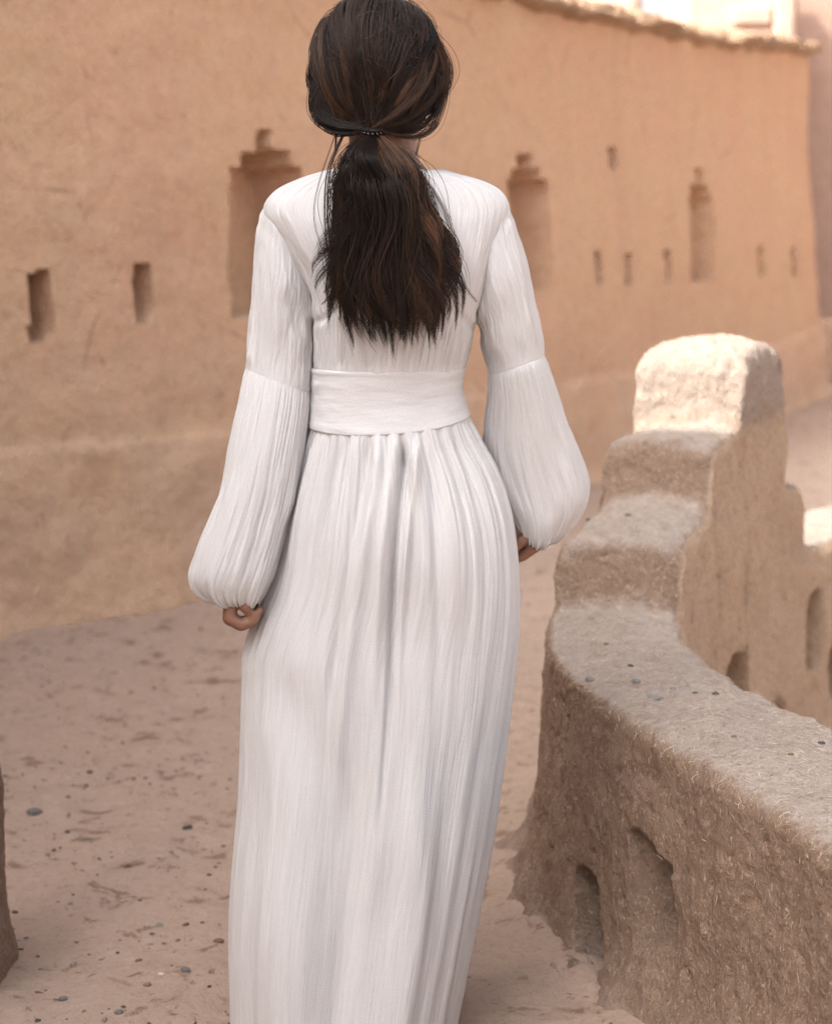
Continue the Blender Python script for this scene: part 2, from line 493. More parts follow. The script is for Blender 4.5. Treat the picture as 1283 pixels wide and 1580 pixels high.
for k, (nm, dep, poly) in enumerate(OPEN):
    f = FW[fid == k]
    if len(f): part(nm, *compact(VW, f), M_WALL, wall)
# the wall's rear side and far end
TH = 0.55
zb = np.stack([np.full(len(S), -0.06), ztop])
offb = -batter * lean(zb[1]) - TH
VB = np.concatenate([np.stack([wb[:, 0] + wnrm[:, 0] * (o), wb[:, 1] + wnrm[:, 1] * (o), zz], -1) for zz, o in ((zb[0], -TH + 0 * S), (zb[1], offb))])
FB = quads(2, len(S))[:, ::-1]
endf = VW.reshape(NR, NC, 3)[:, -1]
nE = 9
tt = np.linspace(0, 1, nE)
eb = np.stack([wb[-1, 0] - wnrm[-1, 0] * (TH + batter[-1] * lean(endf[:, 2])), wb[-1, 1] - wnrm[-1, 1] * (TH + batter[-1] * lean(endf[:, 2])), endf[:, 2]], -1)
bul = np.array([_b[-1] - _b[-2]])[0]; bul = bul / np.linalg.norm(bul)
VE = np.stack([endf * (1 - a) + eb * a + np.array([bul[0], bul[1], 0]) * 0.10 * math.sin(math.pi * a) ** 0.5 for a in tt])
VE = VE.reshape(-1, 3)
FE = quads(nE, NR)[:, ::-1] + len(VB)
# top sheet under the coping
VT = np.concatenate([VW.reshape(NR, NC, 3)[-1], VB[len(S):]])
FT = quads(2, len(S)) + len(VB) + len(VE)
part('wall_core', np.concatenate([VB, VE, VT]), np.concatenate([FB, FE, FT]), M_WALL, wall)
# coping: a rounded lumpy roll of mud over twigs that overhangs the face
nA = 22
sc_ = np.r_[S[S < s_left], np.arange(s_left, BL[-1] + 0.05, 0.022)]
cb, cn = wall_base(np.clip(sc_, 0, BL[-1]))
ext = np.maximum(sc_ - BL[-1], 0)
cb = cb + ext[:, None] * bul[None]
bt = np.interp(sc_, S, batter); zt = np.interp(sc_, S, ztop)
ang = np.linspace(0, 2 * np.pi, nA, endpoint=False)
qq = np.stack([np.repeat(sc_, nA), np.tile(np.cos(ang), len(sc_)), np.tile(np.sin(ang), len(sc_))], -1)
lump = 1 + 0.30 * fbm(qq * np.array([3.4, 1.1, 1.1]), 3, 71) + 0.14 * fbm(qq * np.array([14, 2, 2]), 2, 73)
endr = np.repeat(np.clip((sc_[-1] - sc_) / 0.07, 0.02, 1) ** 0.5, nA)
aa = np.tile(ang, len(sc_))
o_ = np.repeat(-bt * lean(zt) - TH / 2, nA) + np.cos(aa) * (TH / 2 + 0.085) * lump * endr
z_ = np.repeat(zt + 0.035, nA) + np.sin(aa) * 0.085 * lump * endr
VC = np.stack([np.repeat(cb[:, 0], nA) + np.repeat(cn[:, 0], nA) * o_, np.repeat(cb[:, 1], nA) + np.repeat(cn[:, 1], nA) * o_, z_], -1)
part('coping', VC, quads(len(sc_), nA, True)[:, ::-1], M_COPING, wall)

# ================================================================== BUILDINGS BEYOND
def mud_block(x0, x1, y0, y1, z0, z1, taper=0.06, rot=0.0, cell=0.09, seed=0, amp=0.02, rim=0.0):
    """a battered earth block with softly rounded uneven edges (shell of a box, no bottom)"""
    w, d, h = x1 - x0, y1 - y0, z1 - z0
    cx, cy = (x0 + x1) / 2, (y0 + y1) / 2
    nx, ny, nz = (max(4, int(k / cell)) for k in (w, d, h))
    peri = [(-1 + 2 * i / nx, -1) for i in range(nx)] + [(1, -1 + 2 * i / ny) for i in range(ny)] + \
           [(1 - 2 * i / nx, 1) for i in range(nx)] + [(-1, 1 - 2 * i / ny) for i in range(ny)]
    peri = np.array(peri, float)
    L = []
    for k in range(nz + 1):
        z = k / nz
        L.append(np.c_[peri[:, 0] * (w / 2 - taper * h * z), peri[:, 1] * (d / 2 - taper * h * z), np.full(len(peri), z0 + z * h)])
    for a in (0.98, 0.93, 0.8, 0.5, 0.0):
        top = L[nz].copy(); top[:, :2] *= a; top[:, 2] += 0.03 + 0.02 * (1 - a); L.append(top)
    V = np.concatenate(L)
    n2 = np.abs(V[:, 0]) / (w / 2 + 1e-6); n3 = np.abs(V[:, 1]) / (d / 2 + 1e-6)
    rad = V[:, :2] / np.linalg.norm(V[:, :2] + 1e-9, axis=1)[:, None]
    V[:, :2] += rad * (amp * fbm(V * 1.3 + seed * 7.1, 3, seed + 100))[:, None]
    V[:, 2] += np.where(V[:, 2] > z1 - 0.02, amp * 2 * noise(V * 1.1 + 3.3, seed + 130), 0)
    c, s = math.cos(rot), math.sin(rot)
    V = np.c_[cx + V[:, 0] * c - V[:, 1] * s, cy + V[:, 0] * s + V[:, 1] * c, V[:, 2]]
    return V, quads(len(L), len(peri), True)

def ledge_bar(x0, x1, y0, y1, z0, z1, seed):
    return mud_block(x0, x1, y0, y1, z0, z1, 0.0, 0, 0.05, seed, 0.012)

# shaded tower wall that closes the view on the right
tower = thing('earth_tower', 'broad mud tower at the right edge, half in curved shadow', 'tower', (6.6, 19.5, 0))
part('wall', *mud_block(3.05, 10.0, 17.0, 23.0, -0.3, 9.0, 0.008, R(2), 0.10, 3, 0.03), M_TOWER, tower)
part('plinth', *mud_block(2.95, 10.1, 16.86, 23.1, -0.3, 0.52, 0.02, R(2), 0.10, 4, 0.03), M_PLINTH, tower)
# sunlit house between wall and tower
houseB = thing('mud_house', 'sunlit pale pink mud house rising behind the end of the high wall', 'house', (2.72, 16.3, 0))
part('wall', *mud_block(2.27, 3.24, 15.85, 16.70, -0.2, 3.72, 0.0, 0, 0.06, 5, 0.012), M_HOUSE, houseB)
part('ledge', *ledge_bar(2.68, 3.02, 15.80, 15.9, 3.10, 3.20, 6), M_HOUSE, houseB)
part('pilaster', *mud_block(3.02, 3.2, 15.74, 15.95, -0.2, 3.5, 0.0, 0, 0.05, 7, 0.012), M_HOUSE, houseB)
# far house whose corner shows left of the strip of sky
houseC = thing('mud_house', 'shaded corner of a mud house left of the strip of bright sky', 'house', (0.9, 18.0, 0))
part('wall', *mud_block(-0.9, 2.10, 17.4, 20.0, -0.2, 3.56, 0.0, 0, 0.12, 8, 0.02), M_HOUSE, houseC)
# tall house at the left behind the photographer, it shades the path
houseD = thing('mud_house', 'tall mud house left of the path beside the photographer, shading the walkway', 'house', (-6.2, -3.6, 0))
HX, HY, HZ = -3.5, 1.93, 5.66
e = np.array([0.954, -0.30])
nrm2 = np.array([e[1], -e[0]])
cxy = np.array([HX, HY]) + e * -2.8 + nrm2 * 4.5
Vd, Fd = mud_block(cxy[0] - 3.7, cxy[0] + 3.7, cxy[1] - 4.5, cxy[1] + 4.5, -0.3, HZ, 0.0, math.atan2(e[1], e[0]), 0.2, 9, 0.012)
part('wall', Vd, Fd, M_WALL, houseD)
part('shade_block', *mud_block(-4.7, -3.0, 2.7, 4.25, -0.3, 4.95, 0.0, 0, 0.2, 12, 0.012), M_WALL, houseD)  # unseen block added to stop a sun patch on the path
# unseen block added behind the camera, cuts sky light on jambs and risers
sky_blocker = thing('mud_house', 'unseen mud block added behind the camera to cut sky light', 'house', (0.4, -8.8, 0))
part('wall', *mud_block(-3.2, 3.6, -10.0, -7.5, -1.2, 4.6, 0.0, R(-6), 0.2, 10, 0.012), M_WALL, sky_blocker)

# ================================================================== PARAPET
def build_parapet():
    # top profile as (path position Y-ish parameter, height): rows follow this line, so risers get rows too
    pl = np.r_[0, np.cumsum(np.linalg.norm(np.diff(_p, axis=0), axis=1))]
    def s_at_y(y): return pl[np.argmin(np.abs(_p[:, 1] - y))]
    prof = [(0.0, .50), (s_at_y(1.0), .50), (s_at_y(2.0), .50), (s_at_y(3.0), .50), (s_at_y(3.55), .50), (s_at_y(3.74), .505), (s_at_y(3.79), .518), (s_at_y(3.82), .565), (s_at_y(3.838), .618), (s_at_y(3.86), .642),
            (s_at_y(3.91), .650), (s_at_y(4.14), .665), (s_at_y(4.20), .680), (s_at_y(4.225), .735), (s_at_y(4.242), .788), (s_at_y(4.265), .814),
            (s_at_y(4.31), .822), (s_at_y(4.46), .832), (s_at_y(4.515), .842), (s_at_y(4.53), .92), (s_at_y(4.545), .985),
            (s_at_y(4.59), 1.012), (s_at_y(4.74), 1.025), (s_at_y(4.86), 1.018), (s_at_y(4.91), .99), (s_at_y(4.93), .90), (s_at_y(4.95), .67),
            (s_at_y(5.0), .625), (s_at_y(5.13), .616), (s_at_y(5.17), .58), (s_at_y(5.19), .45), (s_at_y(5.23), .41), (s_at_y(5.8), .40), (s_at_y(6.4), .40), (pl[-1], .40)]
    prof = np.array(prof)
    # smooth it by corner cutting, then resample by arc length with dense rows in view
    for _ in range(2):
        a, b = prof[:-1], prof[1:]
        prof = np.concatenate([[prof[0]], np.stack([.75 * a + .25 * b, .25 * a + .75 * b], 1).reshape(-1, 2), [prof[-1]]])
    L = np.r_[0, np.cumsum(np.hypot(*np.diff(prof, axis=0).T))]
    l0 = np.interp(s_at_y(1.9), prof[:, 0], L); l1 = np.interp(s_at_y(6.1), prof[:, 0], L)
    ll = np.r_[np.linspace(0, l0, 60)[:-1], np.arange(l0, l1, 0.0068), np.linspace(l1, L[-1], 60)]
    s = np.interp(ll, L, prof[:, 0]); zt = np.interp(ll, L, prof[:, 1])
    c = np.stack([np.interp(s, pl, _p[:, 0]), np.interp(s, pl, _p[:, 1])], -1)
    s2 = np.linspace(0, pl[-1], 1400)
    tn = np.stack([np.gradient(_p[:, 0]), np.gradient(_p[:, 1])], -1)
    for _ in range(30): tn[1:-1] = (tn[:-2] + tn[1:-1] * 2 + tn[2:]) / 4
    t = np.stack([np.interp(s, pl, tn[:, 0]), np.interp(s, pl, tn[:, 1])], -1); t /= np.linalg.norm(t, axis=1)[:, None]
    left = np.stack([-t[:, 1], t[:, 0]], -1)
    w = np.interp(c[:, 1], [0, 2.0, 2.6, 3.2, 3.7, 4.2, 4.6, 5.0, 5.4, 6.0], [.34, .32, .30, .29, .28, .26, .28, .29, .34, .60])
    nL, nC, nT = 92, 9, 36
    zl = None; cols = []
    r = 0.030
    u = np.linspace(0, 1, nL)
    offs, zs = [], []
    for k in range(nL):                                          # left face, foot to shoulder
        z = -0.08 + (zt - r + 0.08) * u[k]
        o = w / 2 + 0.008 * (zt - z) / 0.5 + 0.12 * np.exp(-np.maximum(z + 0.02, 0) / 0.07)
        offs.append(o); zs.append(z)
    for k in range(1, nC):
        a = k / nC * math.pi / 2
        offs.append(w / 2 - r + r * math.cos(a)); zs.append(zt - r + r * math.sin(a) + 0 * w)
    for k in range(nT + 1):
        f = k / nT
        offs.append((w / 2 - r) * (1 - 2 * f)); zs.append(zt + 0.012 * math.sin(math.pi * f))
    for k in range(1, nC):
        a = math.pi / 2 - k / nC * math.pi / 2
        offs.append(-(w / 2 - r + r * math.cos(a))); zs.append(zt - r + r * math.sin(a) + 0 * w)
    nRt = 96
    for k in range(nRt):
        f = k / (nRt - 1)
        z = zt - r - (zt - r + 0.55) * f
        offs.append(-(w / 2 + 0.05 * (zt - z))); zs.append(z)
    for z0 in (-0.9, -1.5, -2.4):
        z = np.full(len(w), z0); offs.append(-(w / 2 + 0.05 * (zt - z))); zs.append(z)
    O = np.stack(offs, 1); ZZ = np.stack(zs, 1)
    n, m = O.shape
    V = np.stack([c[:, None, 0] + left[:, None, 0] * O, c[:, None, 1] + left[:, None, 1] * O, ZZ], -1)
    # surface normals of the plain sweep
    du = np.gradient(V, axis=1); dv = np.gradient(V, axis=0)
    N = np.cross(dv, du); N /= np.linalg.norm(N, axis=2)[..., None] + 1e-12
    V = V.reshape(-1, 3); N = N.reshape(-1, 3)
    N *= np.sign(np.sum(N * np.array([0, 0, 1.0]), 1).reshape(n, m)[:, nL + nC + nT // 2].mean())
    col = np.tile(np.arange(m), n)
    d = 0.018 * fbm(V * 2.6, 3, 201) + 0.006 * fbm(V * 9, 4, 211) + 0.0030 * fbm(V * 34, 3, 221) + 0.0045 * sstep(.78, .86, V[:, 2]) * fbm(V * np.array([42, 42, 18]), 3, 225) + 0.0012 * noise(V * 110, 223)
    streak = fbm(V * np.array([22, 22, 3.2]), 3, 231)
    side = (col < nL) | (col > nL + 2 * nC + nT)
    d += np.where(side, np.where(col < nL, 0.0045, 0.0075) * streak, 0)
    crumb = np.maximum(noise(V * 48, 241) - 0.30, 0)
    d += crumb * 0.007
    d -= np.maximum(noise(V * 30, 251) - 0.42, 0) * 0.03
    p = proj(V)
    HOL = [(0.22, 1.2, [(886, 1342), (897, 1338), (918, 1356), (922, 1400), (924, 1436), (890, 1438)], 'L'),
           (0.24, 1.2, [(976, 1284), (986, 1282), (1010, 1314), (1031, 1338), (1032, 1398), (1029, 1408), (982, 1404)], 'L'),
           (0.10, 1.6, [(1128, 1050), (1131, 1030), (1139, 1012), (1155, 1004), (1157, 1040), (1157, 1076), (1140, 1082), (1128, 1066)], 'R'),
           (0.10, 1.6, [(1185, 1100), (1195, 1072), (1205, 1094), (1204, 1110), (1190, 1110)], 'R'),
           (0.11, 2.0, [(1243, 978), (1246, 930), (1257, 910), (1268, 912), (1268, 960), (1262, 1030), (1241, 1034)], 'R'),
           (0.11, 2.0, [(1280, 1012), (1284, 990), (1298, 990), (1298, 1075), (1281, 1075)], 'R')]
    hid = np.full(len(V), -1); hol = np.zeros(len(V))
    for k, (dep, soft, poly, sd_) in enumerate(HOL):
        pp = np.array(poly, float)
        ok = (col < nL) if sd_ == 'L' else (col > nL + 2 * nC + nT)
        idx = np.where(ok & (p[:, 0] > pp[:, 0].min() - 30) & (p[:, 0] < pp[:, 0].max() + 30) & (p[:, 1] > pp[:, 1].min() - 30) & (p[:, 1] < pp[:, 1].max() + 30) & (V[:, 1] > 1.5))[0]
        fac = 1.0
        if sd_ == 'L':                                            # worn sill: the floor slopes out and fades into the face
            yb = pp[:, 1].max(); pp[:, 1] = np.where(pp[:, 1] > yb - 8, pp[:, 1] + 85, pp[:, 1])
            idx = np.where(ok & (p[:, 0] > pp[:, 0].min() - 30) & (p[:, 0] < pp[:, 0].max() + 30) & (p[:, 1] > pp[:, 1].min() - 30) & (p[:, 1] < pp[:, 1].max() + 30) & (V[:, 1] > 1.5))[0]
            fac = 1 - sstep(yb - 45, yb + 70, p[idx, 1])
        sv = poly_sd(p[idx], pp) + 1.0 * noise(V[idx] * 22, 260 + k)
        hol[idx] = np.maximum(hol[idx], dep * fac * sstep(-soft, soft * 2.4, sv))
        hid[idx[(sv > -soft) & (fac > 0.25)]] = k
    d -= hol
    lumpy = np.exp(-np.maximum(V[:, 2], 0) / 0.07) * (col < nL)
    d += lumpy * 0.034 * fbm(V * 8, 3, 271)
    V = V + N * d[:, None]
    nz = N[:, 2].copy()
    wlit = sstep(0.50, 1.05, nz + 0.26 * fbm(V * 30, 3, 281)) * (V[:, 2] > 0.3)
    wlit = np.maximum(wlit, 0.8 * sstep(0.80, 0.90, V[:, 2] + 0.02 * noise(V * 20, 283)))  # sunlight painted: merlon paler above the shadow line
    wlit = np.maximum(wlit, 0.75 * np.exp(-np.maximum(V[:, 2] - 0.01, 0) / 0.035) * (0.6 + noise(V * 18, 287)) * (col < nL))
    wlit = np.clip(wlit, 0, 1)
    outer = sstep(0.15, 0.6, sstep(nL + nC + nT, nL + 2 * nC + nT, col) * 0.8 + 0.15 * noise(V * 25, 285)) * (1 - wlit)  # light from the open side painted onto the outer face
    return V, N, quads(n, m), hid, n, m, (nL, nC, nT), len(HOL), wlit, outer

PV, PN, PF, PH, pn_, pm_, (nL, nC, nT), nhol, PWLIT, POUT = build_parapet()
parapet = thing('mud_parapet', 'low curved mud parapet with stepped merlon, straw flecked top, right foreground', 'parapet', (0.41, 3.4, 0))
fh = PH[PF]; inh = (fh >= 0).all(1)
_used = np.unique(PF[~inh])
part('parapet_body', *compact(PV, PF[~inh][:, ::-1]), M_PARAPET, parapet, attrs={'worn_lit': PWLIT[_used], 'outer': POUT[_used]})
for k in range(nhol):
    f = PF[inh & (fh.max(1) == k)]
    if len(f): part('wall_hole', *compact(PV, f[:, ::-1]), M_PARAPET, parapet, attrs={'worn_lit': PWLIT[np.unique(f)], 'outer': POUT[np.unique(f)]})

# straw pressed into the clay: real slivers, too many to count
def slivers(P, N, n, lmin, lmax, wid, lift, prefer=None):
    T = rng.normal(size=(n, 3)); T -= N * np.sum(T * N, 1)[:, None]; T /= np.linalg.norm(T, axis=1)[:, None]
    B = np.cross(N, T)
    l = rng.uniform(lmin, lmax, n) * 0.5; w = wid * rng.uniform(0.6, 1.3, n)
    tilt = rng.normal(0, 0.16, n)
    T = T + N * tilt[:, None]
    c = P + N * (lift + np.abs(tilt) * l)[:, None]
    bend = B * (rng.normal(0, 0.15, n) * l)[:, None]
    a = c - T * l[:, None]; b = c + T * l[:, None]; m = c + bend
    V = np.stack([a - B * w[:, None] * .5, a + B * w[:, None] * .5, m - B * w[:, None], m + B * w[:, None], m + N * w[:, None] * 1.2,
                  b - B * w[:, None] * .5, b + B * w[:, None] * .5], 1).reshape(-1, 3)
    k = np.arange(n)[:, None] * 7
    tri = np.array([[0, 4, 1], [0, 2, 4], [1, 4, 3], [2, 5, 4], [4, 6, 3], [4, 5, 6]])
    F = (k[:, :, None] + tri[None]).reshape(-1, 3)
    return V, F, np.repeat(rng.uniform(0, 1, n), 7)

M_STRAW = simple('straw', None, 0.6, 0.3, tintmap=[(0.0, (0.23, 0.16, 0.10)), (0.5, (0.48, 0.38, 0.26)), (1.0, (0.66, 0.57, 0.44))])
colid = np.tile(np.arange(pm_), pn_)
vis = (PV[:, 1] > 1.9) & (PV[:, 1] < 5.6) & (PV[:, 2] > -0.02)
top = np.where(vis & (colid >= nL) & (colid < nL + 2 * nC + nT))[0]
lef = np.where(vis & (colid < nL) & (PH < 0))[0]
rig = np.where(vis & (colid > nL + 2 * nC + nT))[0]
ci = np.concatenate([rng.choice(top, 5200), rng.choice(lef, 1100), rng.choice(rig, 700)])
jit = rng.normal(0, 0.003, (len(ci), 3)); jit -= PN[ci] * np.sum(jit * PN[ci], 1)[:, None]
sv, sf, stint = slivers(PV[ci] + jit, PN[ci], len(ci), 0.005, 0.019, 0.00042, 0.0003)
o = part('straw', sv, sf, M_STRAW, parapet, smooth=False, attrs={'tint': stint}); tag(o, kind='stuff')

# pebbles
def pebble_mesh(name, r, mat, seed, flat=0.6):
    import bmesh
    bm = bmesh.new(); bmesh.ops.create_icosphere(bm, subdivisions=3, radius=1.0)
    me = bpy.data.meshes.new(name); bm.to_mesh(me); bm.free()
    V = np.array([v.co[:] for v in me.vertices])
    V *= (1 + 0.28 * noise(V * 1.1 + seed * 3.7, seed) + 0.08 * noise(V * 3 + seed, seed + 5))[:, None]
    V *= np.array([1.0, 0.72, flat]) * r
    for v, cc in zip(me.vertices, V): v.co = cc
    me.polygons.foreach_set('use_smooth', np.full(len(me.polygons), True))
    me.materials.append(mat)
    return me
M_PEB = {'blue': simple('blue_grey_stone', (0.125, 0.118, 0.112), 0.6, 0.4, scale=90, bump=0.002), 'teal': simple('green_grey_stone', (0.19, 0.18, 0.16), 0.65, 0.35, scale=90, bump=0.002),
         'dark': simple('dark_stone', (0.055, 0.05, 0.05), 0.7, 0.3, scale=90, bump=0.002), 'red': simple('red_brown_stone', (0.20, 0.115, 0.085), 0.7, 0.3, scale=90, bump=0.002),
         'white': simple('pale_stone', (0.66, 0.60, 0.54), 0.6, 0.4, scale=90, bump=0.002), 'brown': simple('brown_clod', (0.17, 0.105, 0.075), 0.9, 0.1, scale=90, bump=0.003)}

topline = PV.reshape(pn_, pm_, 3)[:, nL:nL + 2 * nC + nT].reshape(-1, 3); tproj = proj(topline)
for k, (x, y, r, mt) in enumerate([(912, 1050, 9, 'teal'), (982, 1053, 8, 'teal'), (1008, 1081, 11.5, 'teal'), (1103, 1070, 6, 'dark'), (1072, 1070, 4.5, 'dark'), (935, 994, 5, 'red'),
                                   (972, 1029, 5, 'dark'), (1131, 1136, 4.5, 'red'), (1267, 1146, 6.5, 'dark'), (1038, 1062, 5, 'teal'), (1220, 1165, 5, 'brown'), (968, 795, 5, 'dark'), (908, 802, 4, 'dark')]):
    i = np.argmin(np.hypot(tproj[:, 0] - x, tproj[:, 1] - y))
    c = topline[i]; rr = r / FPX * c[1]
    me = pebble_mesh('stone', rr, M_PEB[mt], 11 + k, 0.55)
    o = bpy.data.objects.new('stone', me); COL.objects.link(o); o.parent = parapet
    o.location = Vector(c) - parapet.location + Vector((0, 0, rr * 0.12)); o.rotation_euler = (0, 0, random.uniform(-.5, .5))

GROUP = 'stones lying on the path'
PEB = [  # px, py, radius px, colour, name, label
    (52, 1257, 15, 'blue', 'stone', 'flat blue grey stone on the path near the left edge of the photo'),
    (286, 1503, 11, 'blue', 'stone', 'smooth blue grey pebble left of the dress hem, beside a small white pebble'),
    (249, 1508, 5.5, 'white', 'pebble', 'small white pebble on the path left of the dress hem'),
    (227, 1522, 8, 'red', 'stone', 'red brown stone on the path below the white pebble'),
    (97, 1536, 9, 'blue', 'pebble', 'thin flat grey pebble near the lower left earth post'),
    (184, 1566, 9, 'blue', 'pebble', 'grey pebble at the bottom edge of the photo, left of the dress'),
    (58, 1568, 6, 'dark', 'pebble', 'little dark pebble in the bottom left corner of the path'),
    (113, 1480, 7, 'teal', 'pebble', 'green grey pebble between the earth post and the red brown stone'),
    (246, 1419, 7.5, 'teal', 'pebble', 'pale green grey pebble alone on the path left of the dress'),
    (289, 1272, 10, 'dark', 'stone', 'dark lumpy stone left of the skirt at knee height'),
    (139, 1192, 6.5, 'dark', 'pebble', 'dark pebble farther up the path, left of the skirt'),
    (104, 1292, 5, 'dark', 'pebble', 'black pebble at the right end of the dark dirt streak'),
    (23, 1399, 6, 'dark', 'pebble', 'dark pebble touching the right side of the earth post'),
    (337, 1448, 10, 'brown', 'clod', 'brown clod of earth close to the left side of the skirt'),
    (214, 1478, 7, 'brown', 'clod', 'brown clod of earth up the path from the white pebble'),
    (238, 1057, 5, 'dark', 'pebble', 'far dark pebble on the path, right of its twin below the hand'),
    (202, 1062, 5, 'brown', 'clod', 'far brown clod left of the small dark pebble by the wall'),
    (760, 1388, 6, 'dark', 'pebble', 'dark pebble in the gap between skirt and parapet'),
    (800, 1190, 7, 'brown', 'clod', 'brown clod on the path between skirt and low parapet'),
]
for k, (x, y, r, mt, nm, lab) in enumerate(PEB):
    c = atZ(x, y, 0.0); gzv = float(ground_h(np.array([c[0]]), np.array([c[1]]))[0]); rr = 0.88 * r / FPX * c[1]
    o = bpy.data.objects.new(nm, pebble_mesh(nm, rr, M_PEB[mt], 41 + k, 0.55)); COL.objects.link(o)
    o.location = (c[0], c[1], gzv + rr * 0.12); o.rotation_euler = (0, 0, random.uniform(-.6, .6))
    tag(o, lab, nm, GROUP)

# gravel, crumbs of mud and chaff on the path
def crumbs(name, n, rmin, rmax, tints, mat):
    Y = 2.7 + 6.5 * rng.uniform(0, 1, n) ** 1.7; X = rng.uniform(-1.9, 1.0, n)
    dens = noise(np.stack([X * 2.2, Y * 2.2, 0 * X], -1), 301) + 0.5 * noise(np.stack([X * 7, Y * 7, 0 * X], -1), 303) + rng.normal(0, 0.28, n)
    k = (dens > 0.16) & (side_of_parapet(X, Y) < -0.2)
    X, Y = X[k], Y[k]; n = len(X)
    r = rmin + (rmax - rmin) * rng.uniform(0, 1, n) ** 4
    z = ground_h(X, Y)
    base = np.array([[1, 0, 0], [.3, .8, 0], [-.6, .7, 0], [-1, -.1, 0], [-.4, -.8, 0], [.5, -.8, 0], [.1, 0, .7], [0, .05, -.5]], float)
    Fb = np.array([[0, 1, 6], [1, 2, 6], [2, 3, 6], [3, 4, 6], [4, 5, 6], [5, 0, 6], [1, 0, 7], [2, 1, 7], [3, 2, 7], [4, 3, 7], [5, 4, 7], [0, 5, 7]])
    B = base[None] * rng.uniform(0.55, 1.25, (n, 8, 1)) * r[:, None, None] * np.array([1, 0.8, 0.7])
    a = rng.uniform(0, 6.28, n); ca, sa = np.cos(a)[:, None], np.sin(a)[:, None]
    W = np.stack([B[..., 0] * ca - B[..., 1] * sa + X[:, None], B[..., 0] * sa + B[..., 1] * ca + Y[:, None], B[..., 2] + (z + r * 0.15)[:, None]], -1).reshape(-1, 3)
    F = (np.arange(n)[:, None, None] * 8 + Fb[None]).reshape(-1, 3)
    o = part(name, W, F, mat, None, attrs={'tint': np.repeat(rng.uniform(0, 1, n), 8)})
    tag(o, kind='stuff')
M_GRAVEL = simple('gravel', None, 0.9, 0.2, tintmap=[(0.0, (0.06, 0.045, 0.04)), (0.45, (0.17, 0.11, 0.08)), (0.75, (0.33, 0.24, 0.18)), (1.0, (0.14, 0.15, 0.16))])
crumbs('gravel', 26000, 0.0012, 0.0095, None, M_GRAVEL)

# low earth post at the left edge
lp = atZ(-62, 1535, 0.0)
post = thing('earth_post', 'rough mud stub of a parapet at the left edge of the path', 'parapet', (float(lp[0]), float(lp[1]), 0))
def post_mesh():
    n, m = 130, 120
    V = []
    for k in range(n):
        f = k / (n - 1); z = -0.05 + 0.42 * min(f / 0.9, 1)
        cap = math.sqrt(max(0, 1 - max(0, (f - 0.82) / 0.18) ** 2))
        fl = 0.006 * math.exp(-max(z, 0) / 0.06)
        rx, ry = (0.062 + fl + (0.42 - z) * 0.03) * cap, (0.16 + fl) * cap
        for j in range(m):
            a = 2 * math.pi * j / m
            cx, sx = math.cos(a), math.sin(a)
            V.append((rx * np.sign(cx) * abs(cx) ** 0.7, ry * np.sign(sx) * abs(sx) ** 0.7, z + 0.02 * max(0, f - 0.82) / 0.18))
    V = np.array(V); rad = V[:, :2] / (np.linalg.norm(V[:, :2], axis=1)[:, None] + 1e-6)
    d = 0.012 * fbm(V * 7, 4, 401) + 0.004 * fbm(V * np.array([40, 40, 9]), 3, 405) + 0.002 * noise(V * 90, 407)
    V[:, :2] += rad * d[:, None]
    return V + np.array([lp[0] - 0.02, lp[1] + 0.1, 0]), quads(n, m, True)
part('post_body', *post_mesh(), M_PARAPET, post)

# ================================================================== THE WOMAN
D0 = 2.8
def W(px, py, dy=0.0):
    return atY(px, py, D0 + np.asarray(dy, float))

person = thing('person', 'woman seen from behind in a long white gauze dress, dark low ponytail, walking away', 'person', (-0.1, D0, 0))

